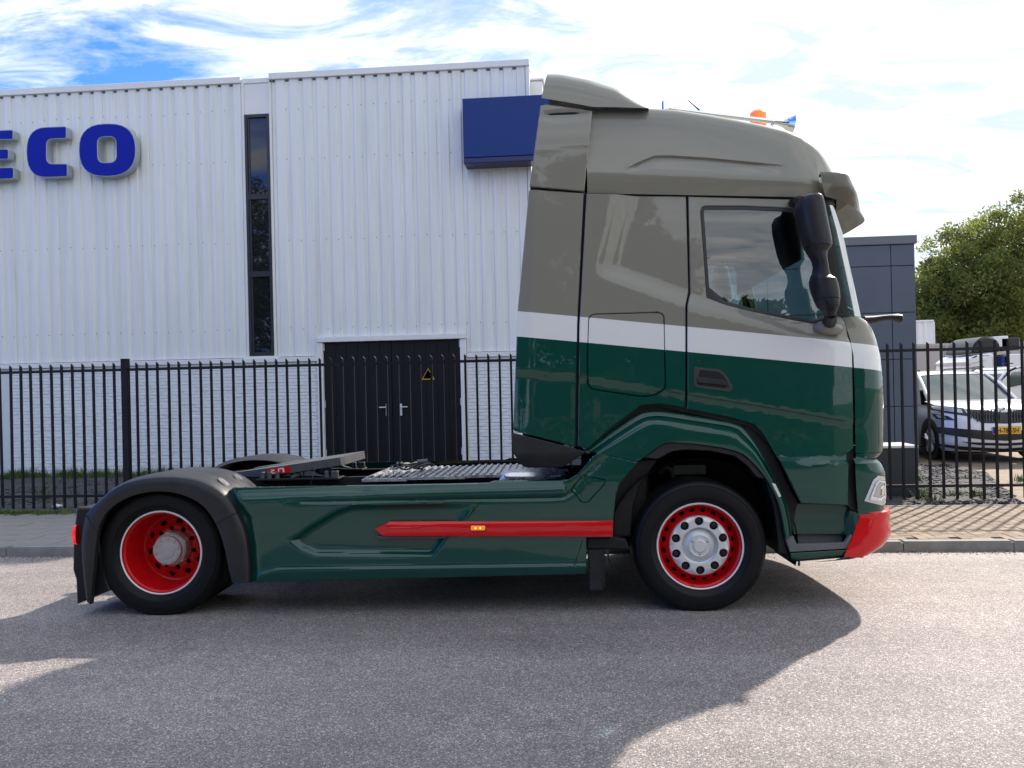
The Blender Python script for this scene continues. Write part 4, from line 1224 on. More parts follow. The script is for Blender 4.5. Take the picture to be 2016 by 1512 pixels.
# rear collar panels
REAR1 = rounded(line([(1040.5, 371), (1150, 379), (1137, 640), (1133.5, 881), (1009, 849), (1018, 612)]), [.02, .01, 0, .01, .02, 0], 3)
def wrear(x, z):
    w = 1.246 - .004*((z-2.0))**2
    xb = T(1018, 612)[0] + (z - T(1018, 612)[1])*.06
    w -= .03*ss((xb + .12 - x)/.12)*.6
    w -= .012*ss((interp(LC, x) - z)/.02)
    return w
o4 = region('rear_side_panel', inset(REAR1, .003), [], wrear, m_liv, truck, grid=.03, edge=.006, th=.03)
REAR2 = rounded(line([(1064, 196), (1167.5, 213), (1151, 377), (1041.5, 367)]), [.03, .01, .01, .01], 3)
zr_ = T(1100, 235)[1]
def wrear2(x, z):
    w = 1.243
    t = max(0, (z - T(1100, 300)[1])/.35)
    w -= .05*t*t
    # scooped hollow under the spoiler
    cx, cz = T(1110, 223); q = ((x-cx)/.20)**2 + ((z-cz)/.045)**2
    w -= .020*ss(1.3 - q)
    return w
o5 = region('roof_side_panel', inset(REAR2, .003), [], wrear2, m_taupe, truck, grid=.025, edge=.006, th=.03)
# black lower fairing behind the cab
o6 = region('rear_fairing', rounded(line([(1007.5, 852), (1134, 884), (1155, 890), (1108, 921), (1096, 923), (1030, 922), (1009, 891)]), [.01, 0, .01, .02, .02, .03, .03], 3), [], lambda x, z: 1.235 - .5*max(0, (T(1060, 893)[1] + .0 - z) ), m_fender, truck, grid=.03, th=.03)
# inner dark shell seen in the gaps
SH = line([(1044, 374), (1612, 392), (1638, 500), (1662, 622), (1674, 645), (1680, 690), (1684, 880), (1668, 896), (1640, 902), (1540, 900), (1500, 860), (1480, 842), (1300, 802), (1262, 804), (1160, 886), (1014, 850), (1020, 610)])
o7 = region('body_shell', inset(SH, .008), [inset(WIN_O, -.01)], lambda x, z: wcab(x, z) - .030, m_gap, truck, grid=.15, th=.04, edge=0)
o8 = region('rear_shell', inset(line([(1064, 196), (1167.5, 213), (1150, 379), (1137, 640), (1133.5, 881), (1009, 849), (1018, 612), (1041, 370)]), .008), [], lambda x, z: 1.19, m_gap, truck, grid=0, th=.03, edge=0)
half([o1, o2, o3, seal, gl, h1, o4, o5, o6, o7, o8])

lk = T(1432, 716); lock = lathe('door_lock', [(0, .006), (.010, .006), (.012, 0)], m_chrome, truck, 16, (T(1378, 712)[0], -wcab(*T(1378, 712)), T(1378, 712)[1]))
for (u, v) in ((1342, 640), (1342, 700)):
    pass
# --- roof
zg_ = [(T(1160, 378)), (T(1620, 386))]
ZG = lambda x: zg_[0][1] + (zg_[1][1]-zg_[0][1])*(x-zg_[0][0])/(zg_[1][0]-zg_[0][0])
zc_ = line([(1153, 337), (1258, 339), (1377, 341), (1560, 350), (1625, 356)])
GRV = line([(1228, 334), (1258, 318), (1290, 304.5), (1320, 304), (1400, 309), (1480, 317), (1580, 327)])
stn = [(1158, 213.5), (1200, 212), (1270, 212), (1330, 216), (1400, 227), (1450, 236), (1500, 246), (1540, 256), (1570, 266), (1595, 280)]
NR = 2.7
def roof_row(u, v, W, nfrac=.72):
    # crease / silhouette heights at this station
    xs, zs = T(u, v, -1.03); x0, zc = xs, interp(zc_, xs)
    zt = zc + (zs - zc)/.98
    return xs, ZG(xs), zc, zt, W
base_st = []
for (u, v) in stn: base_st.append(roof_row(u, v, 1.247))
# resample stations densely
def st_at(x):
    out = []
    for k in range(1, 4): out.append(interp([(s[0], s[k]) for s in base_st], x))
    return out
x0_, x1_ = T(1155, 300)[0] , base_st[-1][0]
rows = []
nst = 110
for i in range(nst):
    x = x0_ + (x1_-x0_)*i/(nst-1)
    zg, zc, zt = st_at(x)
    W = 1.247 - (.10*ss((x - T(1560, 300)[0])/.5))
    h = zt - zc
    ctl = [(-W + .006, zc), (-W + .045, zc + .33*h), (-W + .095, zc + .72*h), (-W + .125, zc + .90*h), (-W + .20, zc + .975*h), (-.88, zc + 1.0*h), (-.5, zc + 1.0*h), (0, zc + 1.0*h)]
    sm = smooth_line([(0, y, z) for y, z in ctl], 160, 3)
    zl = interp(GRV, x); amp = 0
    if GRV[0][0] < x < GRV[-1][0]: amp = ss((x-GRV[0][0])/.10)*ss((GRV[-1][0]-x)/.35)
    def at_s(q):
        q = max(0, min(158.999, q)); k = int(q); return sm[k].lerp(sm[k+1], q - k)
    zl = max(zl, zc + .015); ks = 0.0
    for k in range(158):
        if sm[k].z <= zl < sm[k+1].z: ks = k + (zl - sm[k].z)/(sm[k+1].z - sm[k].z); break
    ds = .006/((sm[1] - sm[0]).length)
    fin = [(x, -W + .034*(1 - k/4), zg + (zc-zg)*k/4) for k in range(4)]
    for q in range(7):
        p = at_s((ks - ds)*q/6); fin.append((x, p.y + .020*amp*ss(q/6), p.z))
    p = at_s(ks + ds); fin.append((x, p.y, p.z))
    for q in range(1, 42):
        p = at_s(ks + 2*ds + (159 - ks - 2*ds)*(q/41)); fin.append((x, p.y, p.z))
    row = fin + [(x, -y, z) for x, y, z in fin[:-1][::-1]]
    rows.append(row)
grid_obj('roof', rows, m_taupe, truck, angle=28)
# front cap of the roof: rounded brow above the visor
last = rows[-1]; xe = last[0][0]
brow = [last]
sil = [(1610, 293), (1625, 311), (1636, 329), (1643, 345), (1646, 362), (1640, 392)]
ztop_l = max(p[2] for p in last)
for k, (u, v) in enumerate(sil):
    xs, zs = T(u, v, -1.03); zs += .012
    t = (k+1)/len(sil)
    row = []
    for (x, y, z) in last:
        zz_ = min(z, zs + (.0 if True else 0))
        fy = 1 - abs(y)/1.25
        # side points stay back, centre points go forward
        xx = xe + (xs - xe)*(1 - (abs(y)/1.20)**8)/.72 if abs(y) < 1.2 else xe
        hz = last[0][2] + (zs - last[0][2])*((z - last[0][2])/(ztop_l - last[0][2]))
        row.append((max(xx, xe + .004*t), y*(1 - .02*t), hz))
    brow.append(row)
grid_obj('roof_brow', brow, m_taupe, truck, angle=50)
# top spoiler
sb_ = line([(1066, 193), (1110, 200), (1168, 210.5), (1220, 211), (1273, 213)], -1.2)
st_ = [T(u, v, -.95) for u, v in [(1079.5, 154), (1105, 154), (1160, 165), (1215, 184), (1273, 211)]]
n = 24
cb = resample([(x, 0, z) for x, z in sb_], n); st_[-1] = (sb_[-1][0] + .03, sb_[-1][1] + .012)
ctp = resample([(x, 0, z) for x, z in st_], n)
rows = []
for y, t in ((-1.20, 0), (-1.195, .3), (-1.17, .62), (-1.12, .85), (-1.03, .96), (-.9, 1.0), (-.5, 1.04), (0, 1.06)):
    rows.append([(a.x + (b.x-a.x)*t, y, a.z + (b.z-a.z)*t) for a, b in zip(cb, ctp)])
rows = [[(x, y, z - .02*(1 - 0)*0) for x, y, z in r] for r in rows]
rows = rows + [[(x, -y, z) for x, y, z in r] for r in rows[:-1][::-1]]
grid_obj('roof_spoiler', rows, m_taupe, truck, angle=40)
# rear closing wall of cab, floor, dark gaps
xr0 = T(1150, 500)[0]
box_obj('cab_rear_wall', xr0 - .02, xr0 + .02, -1.19, 1.19, T(1150, 880)[1] - .05, T(1150, 218)[1] - .1, m_taupe, truck, .01)
box_obj('spoiler_bracket', T(1090, 200)[0], T(1240, 200)[0], -1.05, 1.05, T(1100, 218)[1] - .02, T(1100, 207)[1], m_gap, truck)

# --- nose: corner and front wrapped as a loft
def nose(name, rws, m, n=30, p=3.2, parent=truck, angle=35, solid=0.0):
    """rws: (seam u, silhouette u, v); wraps from the near seam round the front to the far seam"""
    rows = []
    for (us, uf, v) in rws:
        xs, z = T(us, v, -1.235); xf = T(uf, v, -1.0)[0]
        w0 = wcab(xs, z) + .0
        row = []
        L = (xf - xs)/.86
        for k in range(n+1):
            a = math.pi/2*k/n
            # superellipse corner
            y = -w0*(max(0, math.cos(a))**(2/p)); x = xs + L*(math.sin(a)**(2/p))*1.0
            row.append((x, y, z))
        rows.append(row + [(x, -y, z) for x, y, z in row[:-1][::-1]])
    return grid_obj(name, rows, m, parent, angle=angle, solid=solid)
upper = [(1666, 1702, 622), (1668.5, 1714, 628), (1672, 1724, 637), (1676, 1731, 650), (1680, 1736, 668), (1684, 1741, 700), (1685.5, 1745.5, 745), (1687, 1748, 790), (1688.5, 1749, 840), (1689.5, 1748.5, 880), (1690, 1747, 893)]
nose('nose_panel', upper, m_liv)
nose('nose_lip', [(1690, 1746, 894), (1690, 1741, 900), (1690, 1734, 904)], m_liv)
nose('nose_recess', [(1686, 1733, 903), (1686, 1732, 916)], m_gap)
nose('headlight_surround', [(1684, 1728, 903), (1684, 1735, 913), (1684, 1744, 925), (1684.5, 1748.5, 936), (1685, 1748, 945), (1686, 1746.5, 965), (1688, 1747, 992), (1690, 1748, 1008), (1691, 1746, 1013)], m_green, angle=22)
m_bump = m_red
nose('bumper', [(1690, 1745, 1008), (1692, 1757, 1011), (1694, 1760, 1018), (1691, 1759, 1026), (1686, 1757.5, 1034), (1684, 1760, 1042), (1680, 1761.5, 1050), (1676, 1761, 1061), (1670, 1755, 1073), (1665, 1745, 1083), (1661, 1728, 1092), (1659, 1714, 1097)], m_bump, angle=24)
# underside valance
nose('under_valance', [(1661, 1712, 1095), (1640, 1690, 1101), (1600, 1660, 1104)], m_black)
# black vertical gap between door and headlight unit
region('corner_gap', line([(1671, 893), (1690, 886), (1692, 1012), (1680, 1004), (1672, 995)]), [], lambda x, z: wcab(x, z) - .03, m_gap, truck, grid=0, th=.05, edge=0)
# fog-light slots in the bumper front
# --- headlight
def wnose(x, z):
    xs = T(1686, 960, -1.235)[0]; L = (T(1748, 960, -1.0)[0] - xs)/.86
    q = min(.995, max(0, (x-xs)/L)); w0 = wcab(xs, z)
    return w0*(1 - q**3.2)**(1/3.2)
HL = rounded([T(u, v, y) for u, v, y in ((1724, 935, -1.16), (1745, 939, -1.03), (1749, 985, -1.03), (1731, 993, -1.12), (1700, 986, -1.225), (1709, 962, -1.21), (1715, 944, -1.19))], [.008, .006, .006, .010, .006, .010, .008], 3)
hcx = sum(p[0] for p in HL)/len(HL); hcz = sum(p[1] for p in HL)/len(HL)
hsc = lambda k, kz=None: [(hcx + (x-hcx)*k, hcz + (z-hcz)*(kz or k)) for x, z in HL]
zc = lambda off: (lambda x, z: wnose(x, z) + off)
hh = region('headlight', HL, [], zc(.006), mat('headlight housing', (.62, .64, .66), .2, metal=.5), truck, grid=.02, th=.02, edge=0)
region('headlight_bowl', hsc(.72, .74), [], zc(.009), mat('lamp reflector', (.50, .52, .55), .15, metal=.8), hh, grid=.02, th=.01, edge=0)
region('light_guide', hsc(.66, .68), [hsc(.52, .58)], zc(.014), m_white, hh, grid=0.03, th=.01, edge=0)
c_ = T(1733, 965, -1.12)
region('reflector', rounded([(c_[0]-.03, c_[1]-.035), (c_[0]+.03, c_[1]-.03), (c_[0]+.03, c_[1]+.035), (c_[0]-.02, c_[1]+.03)], .01, 3), [], zc(.014), m_chrome, hh, grid=.02, th=.01, edge=.004)
region('low_strip', line([(1704, 982), (1731, 987), (1746, 981), (1746, 976), (1731, 981), (1707, 976)], -1.17), [], zc(.015), m_chrome, hh, grid=.02, th=.01, edge=.002)

# --- windscreen and pillars
scr = [(1620, 1648, 398), (1633, 1664, 450), (1644, 1678, 510), (1655, 1692, 570), (1665, 1703, 622)]
def scr_rows(rws, ins=0.0, n=26, p=3.0, a0=0.0):
    rows = []
    for (us, uf, v) in rws:
        xs, z = T(us, v, -1.22); xf = T(uf, v, -1.0)[0]; w0 = wcab(T(1600, v)[0], z) - .015 - ins
        L = (xf-xs)/.84; row = []
        for k in range(n+1):
            a = a0 + (math.pi/2-a0)*k/n
            row.append((xs + L*math.sin(a)**(2/p) - ins, -w0*max(0, math.cos(a))**(2/p), z))
        rows.append(row + [(x, -y, z) for x, y, z in row[:-1][::-1]])
    return rows
wsr = scr_rows(scr, a0=.035)
grid_obj('windscreen', wsr, m_glass2, truck)
# black pillar trim between door and glass
for s in (1, -1):
    rw = []
    for (us, uf, v), r_ in zip(scr, wsr):
        xs, z = T(us - 7, v, -1.235)
        w0 = wcab(T(1600, v)[0], z) - .004
        a_, b_, c2 = r_[0], r_[1], r_[2]
        rw.append([(xs - .01, -w0*s, z), (xs + .015, (-w0)*s, z), (a_[0] + .002, (a_[1] - .005)*s, z), (a_[0] + .010, (a_[1] - .002)*s, z), (a_[0] - .01, (a_[1] + .05)*s, z), (xs - .01, (-w0 + .08)*s, z)])
    grid_obj('windscreen_pillar', rw, m_black, truck, closed=True, angle=30)
# header above the screen, behind the visor
hd = scr_rows([(1616, 1644, 384), (1620, 1648, 400)], ins=-.004)
grid_obj('screen_header', hd, m_black, truck)
# wipers
xw_, zw_ = T(1690, 612, -1.0)
tube('wiper', [(xw_ + .02, -.95, zw_ - .02), (xw_ + .05, -.5, zw_ + .10), (xw_ + .05, -.05, zw_ + .02)], .010, m_black, truck)

# --- sun visor
def arc_row(xs, z, xc, w0, p, n=30, y_out=1.29):
    row = []
    for k in range(n+1):
        a = math.pi/2*k/n
        row.append((xs + (xc-xs)*math.sin(a)**(2/p), -y_out*max(0, math.cos(a))**(2/p), z))
    return row + [(x, -y, z) for x, y, z in row[:-1][::-1]]
ztv, zbv = T(1616, 339, -1.27)[1], T(1626, 387, -1.27)[1]
vx = lambda u, v, y: (T(u, v, y)[0], y)
topc = [vx(1615, 338, -1.27), vx(1645, 339, -1.262), vx(1662, 341, -1.235), vx(1672, 344, -1.17)]
xq = topc[-1][0]; topc += [vx(1676, 350, -.9), vx(1677, 355, -.4), (vx(1677, 355, -.4)[0] + .01, 0)]
botc = [vx(1625, 387, -1.275), vx(1650, 394, -1.15), vx(1678, 404, -.95), vx(1696, 418, -.68), vx(1705, 430, -.40)]
botc += [(botc[-1][0] + .012, -.2), (botc[-1][0] + .015, 0)]
tc_ = smooth_line([(x, y, ztv) for x, y in topc], 34, 2); bc_ = smooth_line([(x, y, zbv) for x, y in botc], 34, 2)
midc = [vx(1620, 365, -1.28), vx(1650, 368, -1.272), vx(1674, 372, -1.22), vx(1687, 378, -1.10), vx(1691, 384, -.80), vx(1692, 392, -.35)]
midc.append((midc[-1][0] + .012, 0))
mc_ = smooth_line([(x, y, 0) for x, y in midc], 34, 2)
vr = []
for t in (0, .03, .12, .25, .4, .55, .68, .8, .9, 1.0):
    row = []
    for a, m_, b in zip(tc_, mc_, bc_):
        tm = .58
        if t <= tm: q = a.lerp(m_, t/tm)
        else: q = m_.lerp(b, ((t-tm)/(1-tm))**1.6)
        row.append((q.x - (.012 if t == 0 else 0), q.y, ztv + (zbv-ztv)*t))
    vr.append(row + [(x, -y, z) for x, y, z in row[:-1][::-1]])
grid_obj('sun_visor', vr, m_taupe, truck, angle=40, solid=.022)
shelf = [tuple(p) for p in vr[1]]
xin = T(1640, 345, -1.0)[0] - .05
grid_obj('visor_top_shelf', [[(x - .01, y*.995, z - .006) for x, y, z in shelf], [(max(shelf[0][0], min(x, xin)), y*.97, z - .02) for x, y, z in shelf]], m_taupe, truck)
for s in (1, -1):
    box_obj('visor_bracket', T(1630, 390, -.9)[0], T(1662, 390, -.9)[0], s*.72 - .02, s*.72 + .02, T(1640, 402, -.9)[1], T(1640, 380, -.9)[1], m_black, truck, .004)
# visor marker lights
# --- interior
xi0, xi1 = xr0 + .03, T(1640, 640)[0]
zf = T(1500, 700)[1]; zceil = T(1500, 384)[1]
box_obj('cab_floor', xi0, xi1, -1.16, 1.16, zf - .05, zf, m_interior, truck)
box_obj('headliner', xi0, T(1600, 390)[0], -1.14, 1.14, zceil + .02, zceil + .05, m_interior, truck)
box_obj('bunk_wall', T(1345, 500)[0] - .9, T(1345, 500)[0] - .87, -1.14, 1.14, zf, zceil, m_interior, truck)
dashz = T(1600, 640)[1]
rows = [[(xi1 - .55, y, dashz - .45), (xi1 - .5, y, dashz - .05), (xi1 - .40, y, dashz + .01), (xi1 - .1, y, dashz + .0), (xi1 + .12, y, dashz - .06)] for y in (-1.14, -.6, 0, .3, .8, 1.14)]
for r_ in rows[3:5]:
    for k in (1, 2): r_[k] = (r_[k][0] - .04, r_[k][1], r_[k][2] + .07)
grid_obj('dashboard', rows, m_darkint, truck)
box_obj('cab_light_block', T(1640, 450)[0] - .16, T(1640, 450)[0] - .15, -1.02, 1.02, zceil - .42, zceil + .02, m_darkint, truck)  # board added to stop sun passing through the cab onto the road
bm = bmesh.new()
cw = Vector((xi1 - .62, .62, dashz + .05))
pts = []
for k in range(25):
    a = 2*math.pi*k/24; pts.append(cw + Vector((math.sin(a)*.22*.45, math.cos(a)*.23, math.sin(a)*.21)))
tube_bm(bm, pts, .016, 8, cap=False); tube_bm(bm, [cw, cw + Vector((.25, 0, -.2))], .03, 8)
obj_bm('steering_wheel', bm, m_darkint, truck)
for yy in (-.62, .62):
    xs_0 = xi1 - 1.25
    bm = bmesh.new(); box(bm, xs_0, xs_0 + .52, yy - .25, yy + .25, zf + .30, zf + .46); box(bm, xs_0 - .14, xs_0, yy - .24, yy + .24, zf + .38, zf + 1.02)
    bmesh.ops.bevel(bm, geom=bm.edges[:], offset=.05, segments=3, affect='EDGES')
    obj_bm('seat', bm, m_darkint, truck)
    box_obj('headrest', xs_0 - .15, xs_0 - .05, yy - .14, yy + .14, zf + 1.05, zf + 1.22, m_darkint, truck, .04)

# --- mirrors
MR = [(391, 1576, 1611), (394, 1572, 1616), (401, 1568.5, 1618), (425, 1570, 1623), (450, 1575.5, 1628), (473, 1581.5, 1632.5), (480, 1584, 1633.5), (487, 1587, 1633.5), (498, 1591, 1626), (506, 1597, 1624.5), (514, 1602, 1625), (526, 1603.8, 1627), (537, 1602, 1629), (545, 1598, 1633), (552, 1597, 1641), (562, 1597.5, 1645), (576, 1601, 1648), (590, 1607, 1648.5), (603, 1614, 1647), (614, 1622, 1646.5), (622, 1628, 1644)]
def mirror_body(rws, ym=-1.47, dep=.13):
    rows = []
    for (v, u0, u1) in rws:
        x0, z = T(u0, v, ym); x1, _ = T(u1, v, ym); cx, r = (x0+x1)/2, (x1-x0)/2
        dd = dep if v < 492 or v > 548 else dep*.72
        if v < 394: r *= .8; 
        if v > 610: dd = .05
        rows.append([(cx + r*math.copysign(abs(math.cos(a))**.75, math.cos(a)), ym + dd*math.copysign(abs(math.sin(a))**.75, math.sin(a)), z) for a in [2*math.pi*k/24 for k in range(24)]])
    return rows
mb = grid_obj('mirror_housing', mirror_body(MR[:9]), m_fender, truck, closed=True, caps=True, angle=40)
mb2 = grid_obj('wide_mirror_housing', mirror_body(MR[8:]), m_fender, truck, closed=True, caps=True, angle=40)
capr = mirror_body([(390.5, 1578, 1610), (391.5, 1574, 1614), (394, 1572, 1616)])
mcap = grid_obj('mirror_cap', [[(x, y, z + .004) for x, y, z in r] for r in capr], m_step, truck, closed=True, caps=True, angle=40)
for k_ in (7, 17):
    ring = mirror_body(MR[k_:k_+1] + MR[k_:k_+1])[0]
    tube('mirror_seam', ring + [ring[0]], .0035, m_gap, truck, 5)
x_, z_ = T(1590, 398, -1.33)
arm = tube('mirror_arm', [(T(1590, 404, -1.42)[0], -1.42, T(1590, 404, -1.42)[1]), (T(1572, 396, -1.30)[0], -1.30, T(1575, 398, -1.30)[1]), (T(1560, 400, -1.2)[0], -1.2, T(1560, 400, -1.2)[1])], [.05, .045, .03], m_black, truck)
arm2 = tube('lower_mirror_arm', [T3(1637, 617, -1.45), T3(1634, 632, -1.30), T3(1632, 638, -1.21)], [.04, .045, .05], m_black, truck)
# shoulder bulge the lower arm sits on
bm = bmesh.new(); cx, cz = T(1632, 646, -1.22)
bmesh.ops.create_icosphere(bm, subdivisions=4, radius=1, matrix=Matrix.Translation((cx, -1.19, cz)) @ Matrix.Rotation(R(5), 4, 'Y') @ Matrix.Diagonal((.105, .095, .052, 1)))
pod = part('mirror_foot', bm, m_taupe)
half([mb, mb2, mcap, arm, arm2, pod])
# --- front view arm on the nose
rows = []
for (u, vt, vb, wd) in [(1698, 622, 640, .07), (1715, 622, 637, .06), (1735, 620, 632, .05), (1752, 619, 630, .05), (1765, 618, 633, .055), (1772, 619, 635, .05), (1775, 623, 631, .03)]:
    (x, z1), (_, z0) = T(u, vt, -.85), T(u, vb, -.85)
    cy, r = -.85, (z1-z0)/2
    rows.append([(x, cy + wd*math.cos(a), (z0+z1)/2 + r*math.copysign(abs(math.sin(a))**.7, math.sin(a))) for a in [2*math.pi*k/16 for k in range(16)]])
grid_obj('kerb_mirror_arm', rows, m_black, truck, closed=True, caps=True)

# --- air horn, beacon, aerial
YH_ = -.78
hp = [T3(1316, 214, YH_), T3(1400, 225, YH_), T3(1519, 239, YH_)]
hroot = tube('air_horn', hp, [.012, .015, .019], m_chrome, truck, 12)
ax = (hp[2] - hp[1]).normalized()
bm = bmesh.new()
prof = [(0, .018), (.05, .024), (.09, .035), (.125, .055), (.15, .082), (.158, .088), (.150, .080), (.12, .048), (.05, .018)]
base = hp[2]
tube_bm(bm, [base + ax*d for d, r in prof[:6]], [r for d, r in prof[:6]], 28, cap=False)
tube_bm(bm, [base + ax*d for d, r in prof[5:]], [r for d, r in prof[5:]], 28, cap=True)
obj_bm('horn_bell', bm, m_chrome, hroot, angle=60)
x, z = T(1310, 210, YH_)
box_obj('horn_bracket', x - .025, x + .02, YH_ - .03, YH_ + .03, z - .035, z + .045, m_chrome, hroot, .008)
for u, v in ((1521, 240), (1330, 217)):
    p = T3(u, v, YH_); bm = bmesh.new(); tube_bm(bm, [p + Vector((0, 0, -.08)), p], .006, 8); tube_bm(bm, [p + Vector((-.008, 0, 0)), p + Vector((.008, 0, 0))], .026, 14)
    obj_bm('horn_clamp', bm, m_chrome, hroot)
hb = T3(1493, 250, -.35)
bm = bmesh.new()
sg = 72
for (r0, z0), (r1, z1) in zip([(.064, 0), (.066, .045), (.066, .05), (.064, .055), (.062, .11), (.05, .125)], [(.066, .045), (.066, .05), (.064, .055), (.062, .11), (.05, .125), (0.001, .13)]):
    for k in range(sg):
        f = lambda k_, r: r*(1 + (.015 if k_ % 2 else -.01))
        a, b_ = 2*math.pi*k/sg, 2*math.pi*(k+1)/sg
        q = [bm.verts.new((f(k, r0)*math.cos(a), f(k, r0)*math.sin(a), z0)), bm.verts.new((f(k+1, r0)*math.cos(b_), f(k+1, r0)*math.sin(b_), z0)), bm.verts.new((f(k+1, r1)*math.cos(b_), f(k+1, r1)*math.sin(b_), z1)), bm.verts.new((f(k, r1)*math.cos(a), f(k, r1)*math.sin(a), z1))]
        bm.faces.new(q)
bmesh.ops.remove_doubles(bm, verts=bm.verts[:], dist=1e-5)
bc = obj_bm('beacon', bm, m_orange, truck, smooth=False); bc.location = hb
box_obj('beacon_base', -.06, .06, -.06, .06, -.12, -.001, m_black, bc, .01)
p0, p1 = T3(1377, 217, -.5), T3(1354, 197, -.5)
tube('aerial', [p0, p1], [.006, .003], m_black, truck, 6)

# --- wheels
def tyre_prof(wd, Ro=.464, ri=.298):
    h = wd/2
    pr_ = [(ri, .0), (ri + .02, .022), (.345, .036), (.348, .034), (.351, .037), (.39, .041), (.42, .036), (.423, .032), (.426, .034), (.442, .024), (.452, .014), (Ro-.004, -.006), (Ro, -.022)]
    n = 4
    for k in range(n):
        c = -.05 - (wd - .10)*(k+.5)/n
        pr_ += [(Ro, c + .008), (Ro - .012, c + .005), (Ro - .012, c - .005), (Ro, c - .008)]
    pr_ += [(Ro, -wd + .022), (Ro-.02, -wd), (.42, -wd - .03), (.34, -wd - .03), (ri, -wd)]
    return pr_
def front_wheel(x, y, z):
    root = lathe('front_wheel', tyre_prof(.36), m_tyre, truck, 96, (x, y, z))
    for o in (root,): pass
    P = root
    lathe('rim_edge', [(.290, -.004), (.292, .012), (.298, .016), (.304, .010), (.305, -.01)], m_white, P, 96)
    def cone(x_, z_): 
        r = math.hypot(x_, z_)
        return interp([(.19, -.030), (.215, -.040), (.225, -.052), (.262, -.088), (.27, -.09)], r)
    holes = [circle(.2445*math.cos(a), .2445*math.sin(a), .013, 12, .020, rot=a) for a in [2*math.pi*(k+.5)/20 for k in range(20)]]
    region('rim_disc', circle(0, 0, .268, 80), [circle(0, 0, .19, 60)] + holes, cone, m_redrim, P, grid=0, th=.008, edge=.0015)
    lathe('rim_barrel', [(.2905, .008), (.288, -.010), (.276, -.022), (.272, -.05), (.266, -.092)], m_redrim, P, 96)
    lathe('rim_back', [(.27, -.13), (.12, -.13), (.12, -.30), (.27, -.30)], m_gap, P, 32)
    nuts = [circle(.1725*math.cos(a), .1725*math.sin(a), .030, 20) for a in [2*math.pi*(k+.5)/10 for k in range(10)]]
    region('wheel_cover', circle(0, 0, .209, 72), [circle(0, 0, .128, 60)] + nuts, lambda x_, z_: -.006 - .012*ss((math.hypot(x_, z_)-.196)/.013), m_silver, P, grid=0, th=.022, edge=.003)
    lathe('hub_cap', [(.130, -.012), (.128, -.030), (.118, -.036), (.078, -.010), (.072, -.002), (.068, -.004), (.048, -.004), (.044, .004), (.040, .006), (0, .006)], m_silver, P, 72, angle=25)
    lathe('cover_back', [(.208, -.045), (0.10, -.045)], m_gap, P, 48)
    for k in range(10):
        a = 2*math.pi*(k+.5)/10
        c = lathe('wheel_nut', [(0, -.014), (.012, -.014), (.0205, -.020), (.0215, -.044)], m_black, P, 12)
        c.location = (.1725*math.cos(a), 0, .1725*math.sin(a))
    for k in range(3):
        a = 2*math.pi*k/3 + .5
        c = lathe('cap_screw', [(0, .003), (.004, .002), (.005, -.006)], m_steel, P, 8); c.location = (.06*math.cos(a), 0, .06*math.sin(a))
    return root
def deep_copy(o, parent, flip_y=False):
    c = o.copy(); COL.objects.link(c); c.parent = parent
    for ch in o.children: deep_copy(ch, c)
    return c
fw = front_wheel(0, -1.17, .452)
fw2 = deep_copy(fw, truck); fw2.location = (0, 1.17, .452); fw2.rotation_euler = (0, 0, math.pi)
def rear_wheel(x, y, z):
    root = lathe('rear_wheel', tyre_prof(.30), m_tyre, truck, 96, (x, y, z)); P = root
    lathe('rim_edge', [(.290, -.004), (.292, .012), (.298, .016), (.304, .010), (.305, -.01)], m_white, P, 96)
    lathe('rim_barrel', [(.2905, .008), (.287, -.012), (.276, -.02), (.272, -.06), (.266, -.12), (.262, -.20), (.246, -.236), (.236, -.240)], m_redrim, P, 96)
    holes = [circle(.205*math.cos(a), .205*math.sin(a), .026, 18, .019, rot=a) for a in [2*math.pi*(k+.25)/10 for k in range(10)]]
    nuts = [circle(.1675*math.cos(a), .1675*math.sin(a), .021, 16) for a in [2*math.pi*(k+.75)/10 for k in range(10)]]
    hs = [circle(.200*math.cos(a), .200*math.sin(a), .019, 18, .026, rot=a) for a in [2*math.pi*(k+.25)/10 for k in range(10)]]
    ns = [circle(.148*math.cos(a), .148*math.sin(a), .0175, 16) for a in [2*math.pi*(k+.75)/10 for k in range(10)]]
    dish = lambda x_, z_: interp([(.10, -.215), (.165, -.215), (.18, -.225), (.238, -.241)], math.hypot(x_, z_))
    region('rim_disc', circle(0, 0, .238, 72), hs + ns, dish, m_redrim, P, grid=0, th=.012, edge=.002)
    lathe('rim_back', [(.27, -.27), (0, -.27)], m_gap, P, 32)
    lathe('hub', [(.125, -.215), (.122, -.14), (.112, -.125), (.104, -.12), (.103, -.085), (.100, -.082), (.062, -.082), (.058, -.078), (.055, -.080), (0, -.078)], m_hub, P, 48, angle=25)
    for k in range(10):
        a = 2*math.pi*k/10 + .2
        c = lathe('hub_bolt', [(0, -.072), (.008, -.072), (.0095, -.075), (.0095, -.084)], m_hub, P, 10); c.location = (.086*math.cos(a), 0, .086*math.sin(a))
    for k in range(5):
        a = 2*math.pi*k/5 + .5
        bm = bmesh.new(); tube_bm(bm, [(.112*math.cos(a), .19, .112*math.sin(a)), (.110*math.cos(a), .135, .110*math.sin(a))], [.026, .02], 8)
        obj_bm('hub_lug', bm, m_hub, P)
    # inner twin tyre
    lathe('inner_tyre', [(r, o - .345) for r, o in tyre_prof(.30)], m_tyre, P, 64)
    return root
xrw, zrw = T(318, 1089.5, -1.13)
rw = rear_wheel(xrw, -1.13, .452)
rw2 = deep_copy(rw, truck); rw2.location = (xrw, 1.13, .452); rw2.rotation_euler = (0, 0, math.pi)
tube('rear_axle', [(xrw, -.8, .46), (xrw, .8, .46)], .09, m_frame, truck, 16)
tube('front_axle', [(0, -.9, .42), (0, .9, .42)], .06, m_frame, truck, 12)
